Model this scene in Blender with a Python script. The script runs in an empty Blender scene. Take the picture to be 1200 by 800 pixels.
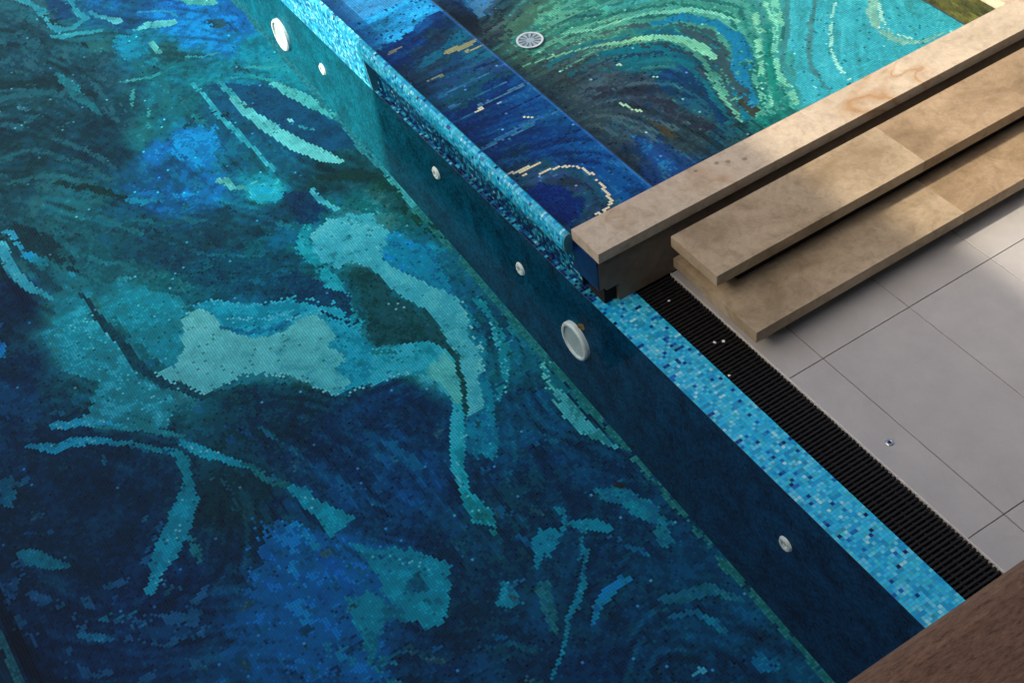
import bpy, bmesh, math, random
import numpy as np
from mathutils import Matrix, Vector
random.seed(7)
rng = np.random.default_rng(11)
S = bpy.context.scene
COL = S.collection

# ------------------------------------------------------------------ camera
CAM_R = np.array([[0.537709, -0.576590, 0.615153],
                  [0.837065, 0.452434, -0.307613],
                  [-0.100950, 0.680329, 0.725921]])
CAM_C = np.array([4.364713, -2.759112, 5.317226])
CAM_F = 1584.19                                   # focal length in pixels of a 1200 px wide picture
cd = bpy.data.cameras.new('camera'); cam = bpy.data.objects.new('camera', cd); COL.objects.link(cam)
cam.matrix_world = Matrix([list(CAM_R[i]) + [CAM_C[i]] for i in range(3)] + [[0, 0, 0, 1]])
cd.sensor_width = 36; cd.lens = CAM_F / 1200 * 36; cd.clip_start = 0.05; cd.clip_end = 2000
S.camera = cam

# ------------------------------------------------------------------ sky, sun, exposure
SUN_DX, SUN_DY = 0.06, 1.49                       # metres the light travels per metre it falls
el = math.atan(1 / math.hypot(SUN_DX, SUN_DY))
W = bpy.data.worlds.new('World'); S.world = W; W.use_nodes = True
nt = W.node_tree; nt.nodes.clear()
sky = nt.nodes.new('ShaderNodeTexSky'); sky.sky_type = 'NISHITA'; sky.sun_disc = False
sky.sun_elevation = el; sky.sun_rotation = math.atan2(-SUN_DX, -SUN_DY)
sky.dust_density = 8.5; sky.ozone_density = 0.2; sky.air_density = 1.0
bg = nt.nodes.new('ShaderNodeBackground'); bg.inputs[1].default_value = 0.15
wo = nt.nodes.new('ShaderNodeOutputWorld')
nt.links.new(sky.outputs[0], bg.inputs[0]); nt.links.new(bg.outputs[0], wo.inputs[0])
sl = bpy.data.lights.new('sun', 'SUN'); sl.energy = 3.5; sl.angle = math.radians(0.9); sl.color = (1, 0.86, 0.66)
so = bpy.data.objects.new('sun', sl); COL.objects.link(so)
so.rotation_euler = Vector((SUN_DX, SUN_DY, -1)).to_track_quat('-Z', 'Y').to_euler()
so.location = (0, -12, 14)
S.view_settings.view_transform = 'Standard'; S.view_settings.look = 'None'
S.view_settings.exposure = 0.80; S.view_settings.gamma = 1

# how bright a white matt surface shows in the picture, used to turn seen colours into tile colours
GAIN_SHADE = np.array([0.62, 0.66, 0.72]); GAIN_SUN = np.array([1.30, 1.25, 1.15])

# ------------------------------------------------------------------ small helpers
def tag(o, label=None, cat=None, group=None, kind=None):
    for k, v in (('label', label), ('category', cat), ('group', group), ('kind', kind)):
        if v: o[k] = v
    return o
def empty(name, loc=(0, 0, 0)):
    o = bpy.data.objects.new(name, None); COL.objects.link(o); o.location = loc; o.empty_display_size = .1
    return o
def link(name, me, mat=None, parent=None):
    o = bpy.data.objects.new(name, me); COL.objects.link(o)
    if mat and not me.materials: me.materials.append(mat)
    if parent:
        o.parent = parent
        bpy.context.view_layer.update()
        o.matrix_parent_inverse = parent.matrix_world.inverted()
    return o
def bm_obj(name, bm, mat=None, parent=None, smooth=False):
    me = bpy.data.meshes.new(name); bm.normal_update(); bm.to_mesh(me); bm.free()
    if smooth:
        for p in me.polygons: p.use_smooth = True
    return link(name, me, mat, parent)
def add_box(bm, x0, x1, y0, y1, z0, z1, bev=0, seg=2):
    r = bmesh.ops.create_cube(bm, size=1)
    vs = r['verts']
    for v in vs:
        v.co = Vector(((x0 + x1) / 2 + v.co.x * (x1 - x0), (y0 + y1) / 2 + v.co.y * (y1 - y0), (z0 + z1) / 2 + v.co.z * (z1 - z0)))
    if bev:
        es = list({e for v in vs for e in v.link_edges})
        bmesh.ops.bevel(bm, geom=es, offset=bev, segments=seg, affect='EDGES', profile=.5)
def box(name, x0, x1, y0, y1, z0, z1, mat, parent=None, bev=0, seg=2):
    bm = bmesh.new(); add_box(bm, x0, x1, y0, y1, z0, z1, bev, seg)
    return bm_obj(name, bm, mat, parent)
def quad_mesh(name, q, cols=None):
    """q: N x 4 x 3 corner array, one quad each; cols: N x 3 linear colours on the faces"""
    n = len(q); me = bpy.data.meshes.new(name)
    me.vertices.add(4 * n); me.vertices.foreach_set('co', q.reshape(-1).astype(np.float32))
    me.loops.add(4 * n); me.loops.foreach_set('vertex_index', np.arange(4 * n, dtype=np.int32))
    me.polygons.add(n); me.polygons.foreach_set('loop_start', np.arange(0, 4 * n, 4, dtype=np.int32))
    me.update(calc_edges=True)
    if cols is not None:
        at = me.attributes.new('tile_colour', 'FLOAT_COLOR', 'FACE')
        at.data.foreach_set('color', np.concatenate([cols, np.ones((n, 1))], 1).astype(np.float32).reshape(-1))
    return me
def lin(c):
    c = np.asarray(c, float) / 255
    return np.where(c <= .04045, c / 12.92, ((c + .055) / 1.055) ** 2.4)

# ------------------------------------------------------------------ materials
def mat(name):
    m = bpy.data.materials.new(name); m.use_nodes = True
    return m, m.node_tree, m.node_tree.nodes['Principled BSDF']
def N(t, kind, **k):
    n = t.nodes.new('ShaderNode' + kind)
    for a, v in k.items(): setattr(n, a, v)
    return n
def ramp(t, fac, stops):
    r = N(t, 'ValToRGB'); els = r.color_ramp.elements
    while len(els) < len(stops): els.new(.5)
    for e, (p, c) in zip(els, stops): e.position = p; e.color = (*c, 1)
    t.links.new(fac, r.inputs[0]); return r.outputs[0]
def noise(t, scale, detail=4, rough=.55, vec=None, dist=0):
    n = N(t, 'TexNoise'); n.inputs['Scale'].default_value = scale; n.inputs['Detail'].default_value = detail
    n.inputs['Roughness'].default_value = rough; n.inputs['Distortion'].default_value = dist
    if vec is not None: t.links.new(vec, n.inputs['Vector'])
    return n.outputs['Fac']
def pos(t, scale=(1, 1, 1), rot=(0, 0, 0), off=(0, 0, 0)):
    g = N(t, 'NewGeometry'); m = N(t, 'Mapping'); m.inputs['Scale'].default_value = scale
    m.inputs['Rotation'].default_value = rot; m.inputs['Location'].default_value = off
    t.links.new(g.outputs['Position'], m.inputs['Vector']); return m.outputs[0]
def mix(t, fac, a, b, mode='MIX'):
    n = N(t, 'Mix', data_type='RGBA', blend_type=mode)
    for i, v in ((0, fac), (6, a), (7, b)):
        if isinstance(v, (int, float)): n.inputs[i].default_value = v
        elif isinstance(v, tuple): n.inputs[i].default_value = (*v, 1)
        else: t.links.new(v, n.inputs[i])
    return n.outputs[2]
def math_(t, op, a, b=None, c=None):
    n = N(t, 'Math', operation=op)
    for i, v in enumerate((a, b, c)):
        if v is None: continue
        if isinstance(v, (int, float)): n.inputs[i].default_value = v
        else: t.links.new(v, n.inputs[i])
    return n.outputs[0]
def bump(t, p, h, strength=.2, dist=.002):
    b = N(t, 'Bump'); b.inputs['Strength'].default_value = strength; b.inputs['Distance'].default_value = dist
    t.links.new(h, b.inputs['Height']); t.links.new(b.outputs[0], p.inputs['Normal'])
def plain(name, c, rough=.6, spec=.4, metal=0):
    m, t, p = mat(name); p.inputs['Base Color'].default_value = (*c, 1); p.inputs['Roughness'].default_value = rough
    p.inputs['Specular IOR Level'].default_value = spec; p.inputs['Metallic'].default_value = metal
    n = noise(t, 30, 5, vec=pos(t)); t.links.new(mix(t, n, tuple(x * .8 for x in c), tuple(min(1, x * 1.2) for x in c)), p.inputs['Base Color'])
    return m
def tile_mat(name, rough, spec, bumpy=True):
    m, t, p = mat(name)
    a = N(t, 'Attribute'); a.attribute_name = 'tile_colour'
    nz = noise(t, 260, 3, vec=pos(t))
    t.links.new(mix(t, .35, a.outputs['Color'], mix(t, nz, (.55, .55, .55), (1.45, 1.45, 1.45)), 'MULTIPLY'), p.inputs['Base Color'])
    p.inputs['Roughness'].default_value = rough; p.inputs['Specular IOR Level'].default_value = spec
    return m
M_TILE_WET = tile_mat('mosaic_under_water', .5, .05)
M_TILE_DRY = tile_mat('mosaic_glass', .28, .32)
M_GROUT = plain('grout_dark', (.035, .06, .075), .9, .1)
M_GROUT_L = plain('grout_light', (.16, .27, .32), .8, .2)

def water_mat(name, tint, bumpscale):
    m = bpy.data.materials.new(name); m.use_nodes = True; t = m.node_tree; t.nodes.clear()
    tr = N(t, 'BsdfTransparent'); tr.inputs[0].default_value = (*tint, 1)
    gl = N(t, 'BsdfGlossy'); gl.inputs['Roughness'].default_value = 0.0; gl.inputs[0].default_value = (.62, .8, .92, 1)
    fr = N(t, 'Fresnel'); ge = N(t, 'NewGeometry')
    ior = N(t, 'Mix', data_type='FLOAT'); ior.inputs[2].default_value = 1.33; ior.inputs[3].default_value = 1 / 1.33   # same from both sides
    t.links.new(ge.outputs['Backfacing'], ior.inputs[0]); t.links.new(ior.outputs[0], fr.inputs['IOR'])
    b = N(t, 'Bump'); b.inputs['Strength'].default_value = .05; b.inputs['Distance'].default_value = .01
    t.links.new(noise(t, bumpscale, 2, vec=pos(t)), b.inputs['Height'])
    t.links.new(b.outputs[0], gl.inputs['Normal'])
    mx = N(t, 'MixShader'); o = N(t, 'OutputMaterial')
    t.links.new(fr.outputs[0], mx.inputs[0]); t.links.new(tr.outputs[0], mx.inputs[1]); t.links.new(gl.outputs[0], mx.inputs[2])
    t.links.new(mx.outputs[0], o.inputs[0]); return m
M_WATER = water_mat('pool_water', (.90, .97, .98), 3)
M_WATER2 = water_mat('spa_water', (.93, .98, .98), 5)

def stone_mat(name, light, mid, dark, vein, seed, vein_amt=.8, spots=()):
    m, t, p = mat(name)
    v = pos(t, off=(seed, seed * 1.7, 0)); vs = pos(t, scale=(1.5, .95, 1), rot=(0, 0, .5), off=(seed, seed * 2.3, 0))
    big = noise(t, 2.2, 6, .6, vs, .6); fine = noise(t, 55, 4, .7, v)
    col = ramp(t, big, [(.30, dark), (.5, mid), (.68, light)])
    col = mix(t, .3, col, ramp(t, fine, [(.3, (.72, .7, .68)), (.7, (1.25, 1.25, 1.25))]), 'MULTIPLY')
    blo = noise(t, 6, 5, .65, v, 1.2); col = mix(t, math_(t, 'MULTIPLY', ramp(t, blo, [(.52, (0, 0, 0)), (.68, (1, 1, 1))]), .45), col, dark)
    r = noise(t, 1.3, 3, .5, vs, .8)
    ridge = math_(t, 'ABSOLUTE', math_(t, 'SUBTRACT', r, .5))
    line = ramp(t, ridge, [(0, (1, 1, 1)), (.012, (.5, .5, .5)), (.05, (0, 0, 0))])
    msk = ramp(t, noise(t, 1.1, 2, .5, v), [(.48, (0, 0, 0)), (.6, (1, 1, 1))])
    col = mix(t, math_(t, 'MULTIPLY', math_(t, 'MULTIPLY', line, msk), vein_amt), col, vein)
    if spots:                                     # dried drips on the stone
        g = N(t, 'NewGeometry'); dn = N(t, 'TexNoise'); dn.inputs['Scale'].default_value = 60
        ofs = N(t, 'VectorMath', operation='SCALE'); ofs.inputs[3].default_value = .012
        t.links.new(dn.outputs['Color'], ofs.inputs[0]); t.links.new(g.outputs['Position'], dn.inputs['Vector'])
        add = N(t, 'VectorMath', operation='ADD'); t.links.new(g.outputs['Position'], add.inputs[0]); t.links.new(ofs.outputs[0], add.inputs[1])
        for (sx, sy, sz, rad) in spots:
            d = N(t, 'VectorMath', operation='DISTANCE'); d.inputs[1].default_value = (sx + .006, sy + .006, sz + .006)
            t.links.new(add.outputs[0], d.inputs[0])
            k = ramp(t, math_(t, 'DIVIDE', d.outputs['Value'], rad), [(.5, (1, 1, 1)), (1, (0, 0, 0))])
            col = mix(t, math_(t, 'MULTIPLY', k, .6), col, (.1, .07, .05))
    t.links.new(col, p.inputs['Base Color']); p.inputs['Roughness'].default_value = .55
    p.inputs['Specular IOR Level'].default_value = .3
    pit = noise(t, 140, 3, .6, v); midn = noise(t, 15, 7, .72, v, .5)
    col = mix(t, .55, col, ramp(t, midn, [(.32, (.62, .58, .53)), (.5, (1, 1, 1)), (.72, (1.22, 1.2, 1.16))]), 'MULTIPLY')
    col = mix(t, math_(t, 'MULTIPLY', ramp(t, pit, [(.66, (0, 0, 0)), (.72, (1, 1, 1))]), .45), col, tuple(.45 * x for x in dark))
    t.links.new(col, p.inputs['Base Color'])
    bump(t, p, midn, .10, .002); return m
stone_c = stone_mat('sandstone_coping', (0.450, 0.390, 0.308), (0.412, 0.355, 0.280), (0.350, 0.298, 0.226), (0.274, 0.143, 0.049), 3.1, .8,
                    [(-.19, .93, .451, .018), (-.16, .985, .451, .02), (-.12, 1.07, .451, .018), (-.21, .80, .451, .016)])
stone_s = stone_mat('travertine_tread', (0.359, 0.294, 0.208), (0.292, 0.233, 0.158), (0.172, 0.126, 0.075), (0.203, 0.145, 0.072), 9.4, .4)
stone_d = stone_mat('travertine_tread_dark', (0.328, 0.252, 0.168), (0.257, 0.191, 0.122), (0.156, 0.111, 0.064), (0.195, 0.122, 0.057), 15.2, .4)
stone_w = stone_mat('stone_cladding', (.22, .18, .135), (.175, .14, .105), (.13, .10, .075), (.15, .1, .05), 21.7, .2)

def pave_mat():
    m, t, p = mat('grey_porcelain'); v = pos(t)
    oi = N(t, 'ObjectInfo')
    c = ramp(t, noise(t, 5, 6, .65, v), [(.3, (.335, .333, .337)), (.7, (.385, .383, .388))])
    c = mix(t, .5, c, ramp(t, noise(t, 170, 3, .7, v), [(.3, (.85, .85, .85)), (.7, (1.15, 1.15, 1.15))]), 'MULTIPLY')
    c = mix(t, math_(t, 'MULTIPLY', oi.outputs['Random'], .14), c, (.24, .24, .24))
    st = ramp(t, noise(t, 9, 3, .5, v, 1.0), [(.60, (0, 0, 0)), (.75, (1, 1, 1))])
    c = mix(t, math_(t, 'MULTIPLY', st, .12), c, (.25, .24, .23))
    t.links.new(c, p.inputs['Base Color']); p.inputs['Roughness'].default_value = .55; p.inputs['Specular IOR Level'].default_value = .35
    bump(t, p, noise(t, 220, 3, .6, v), .08, .001); return m
M_PAVE = pave_mat()
M_JOINT = plain('paving_joint', (.10, .095, .09), .9, .1)
M_TRIM = plain('white_trim', (.55, .55, .55), .4, .4)
M_BLACK = plain('black_grating', (.011, .011, .012), .55, .25)
M_VOID = plain('void_shade', (.02, .02, .02), .95, .05)  # near black; stands for shade in the notch and under the treads
M_CONC = plain('concrete', (.30, .29, .27), .9, .2)
M_RENDER = plain('house_render', (.62, .60, .56), .9, .2)
M_GRASS = plain('garden_soil', (.06, .075, .035), .95, .1)
M_WHITE = plain('white_plastic', (.70, .70, .68), .4, .4)
M_FIT = plain('white_fitting', (.68, .74, .74), .45, .3)
M_LENS = plain('light_lens', (.40, .47, .48), .4, .3)
M_STEEL = plain('steel', (.55, .56, .58), .3, .5, 1)
M_HOLE = plain('hole_black', (.01, .01, .012), .9, .1)
M_BLUEGLAZE = None
def rail_mat():
    m, t, p = mat('brown_rail_wood')
    v = pos(t, scale=(60, 15, 60), rot=(0, 0, .18)); f = noise(t, 9, 8, .8, v, .2); b = noise(t, 1.6, 4, .6, v, .5)
    c = ramp(t, f, [(.34, (.040, .022, .017)), (.48, (.105, .063, .046)), (.6, (.145, .092, .070)), (.76, (.21, .145, .112))])
    c = mix(t, .6, c, ramp(t, b, [(.35, (.8, .76, .75)), (.65, (1.2, 1.16, 1.12))]), 'MULTIPLY')
    t.links.new(c, p.inputs['Base Color']); p.inputs['Roughness'].default_value = .6; p.inputs['Specular IOR Level'].default_value = .25
    bump(t, p, f, .4, .001); return m
M_RAIL = rail_mat()

# ------------------------------------------------------------------ mosaic design: colours for tiles on a plane, laid out in metres on that plane
FA, FB = .974, .086                                # pool floor falls: z = -(FA + FB x)
def floor_z(x): return -(FA + FB * x)
def rays(px, py):
    d = np.stack([(np.asarray(px, float) - 600) / CAM_F, -(np.asarray(py, float) - 400) / CAM_F, -np.ones(np.shape(px))], -1)
    return d @ CAM_R.T
def on_floor(px, py):
    d = rays(px, py); t = -(FA + FB * CAM_C[0] + CAM_C[2]) / (d[..., 2] + FB * d[..., 0]); return CAM_C + t[..., None] * d
def on_z(z):
    def f(px, py):
        d = rays(px, py); t = (z - CAM_C[2]) / d[..., 2]; return CAM_C + t[..., None] * d
    return f
def hash2(i, j, s):
    h = (i.astype(np.int64) * 374761393 + j.astype(np.int64) * 668265263 + s * 1274126177) & 0x7fffffff
    h = ((h ^ (h >> 13)) * 1274126177) & 0x7fffffff
    return ((h ^ (h >> 16)) & 0xffff) / 65535.0
def vnoise(x, y, s):
    i, j = np.floor(x), np.floor(y); u, v = x - i, y - j; u = u * u * (3 - 2 * u); v = v * v * (3 - 2 * v)
    i = i.astype(np.int64); j = j.astype(np.int64)
    a, b, c, d = hash2(i, j, s), hash2(i + 1, j, s), hash2(i, j + 1, s), hash2(i + 1, j + 1, s)
    return (a * (1 - u) + b * u) * (1 - v) + (c * (1 - u) + d * u) * v - .5
def fbm(x, y, sc, s, o=3):
    r = 0
    for k in range(o): r = r + vnoise(x * sc * 2 ** k, y * sc * 2 ** k, s + 17 * k) / 2 ** k
    return r

class Mosaic:
    def __init__(self, to_plane, palette, rough=1., warp=.16):
        self.warp = warp
        self.rough = rough; self.hi = (50, 104, 118); self.flow = .42; self.tp = to_plane; self.base = []; self.shapes = []; self.pal = np.array(palette, float)
    def pts(self, P): P = np.array(P, float); return self.tp(P[:, 0], P[:, 1])
    def b(self, *pts): self.base += pts
    def poly(self, P, c, c2=None, jit=.035, dens=1., soft=0):
        self.shapes.append(('p', self.pts(P)[:, :2], None, c, c2, jit, dens))
    def line(self, P, w, c, c2=None, jit=.02, dens=1.):
        Q = self.pts(P); d = np.linalg.norm(Q - CAM_C, axis=1)
        w = np.broadcast_to(np.array(w, float), (len(P),)) * d / CAM_F * 1.12 / 2
        self.shapes.append(('l', Q[:, :2], w, c, c2, jit, dens))
    def streaks(self, X, Y, seed, L=.028, steps=7):
        """marbling: tile-sized noise smeared along the direction of the nearest veins, mean 0, spread 1"""
        segs = []
        for kind, P, w, *_ in self.shapes:
            if kind == 'l' and len(P) > 2:
                for a, b in zip(P, P[1:]): segs.append((*(a + b) / 2, math.atan2(*(b - a)[::-1]), np.linalg.norm(b - a)))
        # direction field on a coarse grid, looked up per tile
        gx = np.arange(X.min() - .3, X.max() + .4, .08); gy = np.arange(Y.min() - .3, Y.max() + .4, .08)
        GX, GY = np.meshgrid(gx, gy, indexing='ij'); cs = np.zeros_like(GX); sn = np.zeros_like(GX)
        for x, y, a, l in segs:
            w = l / ((GX - x) ** 2 + (GY - y) ** 2 + .01) ** 1.5
            cs += w * math.cos(2 * a); sn += w * math.sin(2 * a)
        A = .5 * np.arctan2(sn, cs) + .5 * fbm(GX, GY, 1.5, 71 + seed)
        def ang(x, y): return A[np.clip(((x - gx[0]) / .08).astype(int), 0, len(gx) - 1), np.clip(((y - gy[0]) / .08).astype(int), 0, len(gy) - 1)]
        acc = vnoise(X * 34, Y * 34, 73 + seed)
        for sg in (1, -1):
            x, y = X.copy(), Y.copy(); pa = ang(x, y); dx, dy = np.cos(pa) * sg, np.sin(pa) * sg
            for k in range(steps):
                x = x + dx * L; y = y + dy * L; a = ang(x, y); nx, ny = np.cos(a), np.sin(a)
                f = np.sign(nx * dx + ny * dy + 1e-9); dx, dy = nx * f, ny * f
                acc = acc + vnoise(x * 34, y * 34, 73 + seed)
        return (acc - acc.mean()) / acc.std()
    def colour(self, X, Y, seed=0):
        n = len(X); st = self.streaks(X, Y, seed); msk = self.flow * np.clip(.75 + 1.6 * fbm(X, Y, 1.6, 75 + seed), .15, 1.2)
        Q = self.pts([q[:2] for q in self.base]); C = np.array([q[2] for q in self.base], float)
        wx = X + self.warp * fbm(X, Y, 2.2, 5 + seed) + .05 * fbm(X, Y, 9, 8 + seed); wy = Y + self.warp * fbm(X, Y, 2.2, 6 + seed) + .05 * fbm(X, Y, 9, 9 + seed)
        col = np.zeros((n, 3)); ws = np.zeros(n)
        for q, c in zip(Q, C):
            w = 1 / ((wx - q[0]) ** 2 + (wy - q[1]) ** 2 + .004) ** 2
            col += w[:, None] * c; ws += w
        col /= ws[:, None]
        # clumps of darker and lighter tiles
        cl = fbm(X, Y, 7, 31 + seed, 3); c2_ = fbm(X, Y, 26, 35 + seed, 2); col *= (1 + self.rough * .30 * cl + self.rough * .24 * np.sign(c2_) * np.abs(c2_) ** .7 * (np.abs(c2_) > .12))[:, None]
        col *= 1 + np.array([[.25, .0, -.12]]) * fbm(X, Y, 11, 37 + seed, 2)[:, None]
        col *= (1 + msk * .20 * np.clip(st, -2, 2))[:, None]
        k = st > 1.35; m_ = (.4 * msk[k])[:, None]; col[k] = col[k] * (1 - m_) + np.array([self.hi]) * m_
        k = st < -1.4; col[k] *= (1 - .3 * msk[k])[:, None]
        for k, (kind, P, w, c, c2, jit, dens) in enumerate(self.shapes):
            pad = .15 + (w.max() if w is not None else 0)
            sel = np.nonzero((X > P[:, 0].min() - pad) & (X < P[:, 0].max() + pad) & (Y > P[:, 1].min() - pad) & (Y < P[:, 1].max() + pad))[0]
            if len(sel) == 0: continue
            jx = jit * .35 * st[sel] + jit * 1.4 * fbm(X[sel], Y[sel], 9, 41 + k) + jit * .5 * (rng.random(len(sel)) - .5)
            jy = jit * .35 * st[sel] + jit * 1.4 * fbm(X[sel], Y[sel], 9, 43 + k) + jit * .5 * (rng.random(len(sel)) - .5)
            x, y = X[sel] + jx, Y[sel] + jy
            if kind == 'p':
                ins = np.zeros(len(sel), bool); j = len(P) - 1
                for i in range(len(P)):
                    cr = ((P[i, 1] > y) != (P[j, 1] > y)) & (x < (P[j, 0] - P[i, 0]) * (y - P[i, 1]) / (P[j, 1] - P[i, 1] + 1e-12) + P[i, 0])
                    ins ^= cr; j = i
                tt = np.clip((x - P[:, 0].min()) / (np.ptp(P[:, 0]) + 1e-9), 0, 1)
            else:
                best = np.full(len(sel), 9.); tt = np.zeros(len(sel)); m = len(P) - 1
                for i in range(m):
                    ab = P[i + 1] - P[i]; u = np.clip(((x - P[i, 0]) * ab[0] + (y - P[i, 1]) * ab[1]) / (ab @ ab + 1e-12), 0, 1)
                    d = np.hypot(x - P[i, 0] - u * ab[0], y - P[i, 1] - u * ab[1]) - (w[i] + u * (w[i + 1] - w[i]))
                    g = d < best; best[g] = d[g]; tt[g] = (i + u[g]) / m
                ins = best < 0
            if dens < 0: ins &= rng.random(len(sel)) < -dens
            elif dens < 1:
                ins &= (fbm(X[sel], Y[sel], 16, 47 + k, 2) * .9 + .5 + .35 * (rng.random(len(sel)) - .5)) < dens
            s = sel[ins]
            a = np.array(c, float)[None]; bcol = np.array(c2 if c2 is not None else c, float)[None]; f = tt[ins][:, None]
            col[s] = (a * (1 - f) + bcol * f) * (1 + .26 * self.rough * fbm(X[s], Y[s], 13, 61 + k, 3) + .085 * msk[s] * np.clip(st[s], -2, 2) + .10 * (rng.random(len(s)) - .5))[:, None]
        col += rng.normal(0, 4, (n, 1)) + rng.normal(0, 2, (n, 3))
        col = np.clip(col, 2, 250)
        # only so many tile colours exist
        best = np.full(n, 1e9); idx = np.zeros(n, int)
        for i, p in enumerate(self.pal):
            d = ((col - p) ** 2).sum(1); g = d < best; best[g] = d[g]; idx[g] = i
        out = .45 * self.pal[idx] + .55 * col
        # stray glints painted as pale tiles, and odd darker ones
        r = rng.random(n); k = r < .0022; out[k] = np.clip(out[k] * 1.5 + 45, 0, 235)
        k = (r > .0022) & (r < .02); out[k] *= .7
        return out

def lit_amount(X, Y, Z):
    """1 where the house leaves the sun in, 0 in its shade"""
    a = np.clip((-2.68 + .0403 * Y - X) / .11 + .5, 0, 1); b = np.clip((Y + 1.49 * Z - 1.88) / .15 + .5, 0, 1)
    return np.maximum(a, b)
VEIL = np.array([.008, .010, .014])               # sky mirrored in the water, part of what is seen but not of the tile
def albedo(srgb, lit, g_shade, g_sun, veil=1):
    g = g_shade[None] * (1 - lit[:, None]) + g_sun[None] * lit[:, None]
    a = np.maximum((lin(srgb) - veil * VEIL) / g, .0012)
    return a * np.minimum(1, .8 / a.max(1))[:, None]

def grid_quads(nu, nv, pitch, gap):
    i, j = np.meshgrid(np.arange(nu), np.arange(nv), indexing='ij'); i = i.reshape(-1); j = j.reshape(-1)
    a, b = gap / 2, pitch - gap / 2
    u = np.stack([i * pitch + a, i * pitch + b, i * pitch + b, i * pitch + a], 1)
    v = np.stack([j * pitch + a, j * pitch + a, j * pitch + b, j * pitch + b], 1)
    return u, v
PITCH, GAP = .0168, .0014                          # small tiles under water
EP, EG = .0199, .0017                              # larger ones on the edge
def tilt(n, amt): return (rng.normal(0, 1, (n, 1)) * np.array([[-1, 1, 1, -1]]) + rng.normal(0, 1, (n, 1)) * np.array([[-1, -1, 1, 1]])) * amt

# ------------------------------------------------------------------ ground (with room for the pool)
def slab_ring(name, outer, inner, z, mat_, parent=None):
    x0, x1, y0, y1 = outer; a0, a1, b0, b1 = inner
    V = [(x0, y0), (x1, y0), (x1, y1), (x0, y1), (a0, b0), (a1, b0), (a1, b1), (a0, b1)]
    F = [(0, 1, 5, 4), (1, 2, 6, 5), (2, 3, 7, 6), (3, 0, 4, 7)]
    me = bpy.data.meshes.new(name); me.from_pydata([(x, y, z) for x, y in V], [], F); return link(name, me, mat_, parent)
PX0, PX1, PY0 = -9.2, 3.6, -3.60                  # pool extents; its near long wall lies on y = 0
ground = tag(slab_ring('ground', (-300, 300, -300, 300), (PX0 - .4, PX1 + .3, PY0 - .4, 7.0), -.06, M_GRASS), kind='structure')

# ------------------------------------------------------------------ the swimming pool
pool = tag(empty('swimming_pool', (-1, -1.8, 0)), 'long swimming pool with marbled blue and teal glass mosaic floor', 'pool')
me = bpy.data.meshes.new('floor')
g = .003
me.from_pydata([(PX0, PY0, floor_z(PX0) - g), (PX1, PY0, floor_z(PX1) - g), (PX1, .02, floor_z(PX1) - g), (PX0, .02, floor_z(PX0) - g)], [], [(0, 1, 2, 3)])
p_floor = link('floor', me, M_GROUT, pool)

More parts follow.
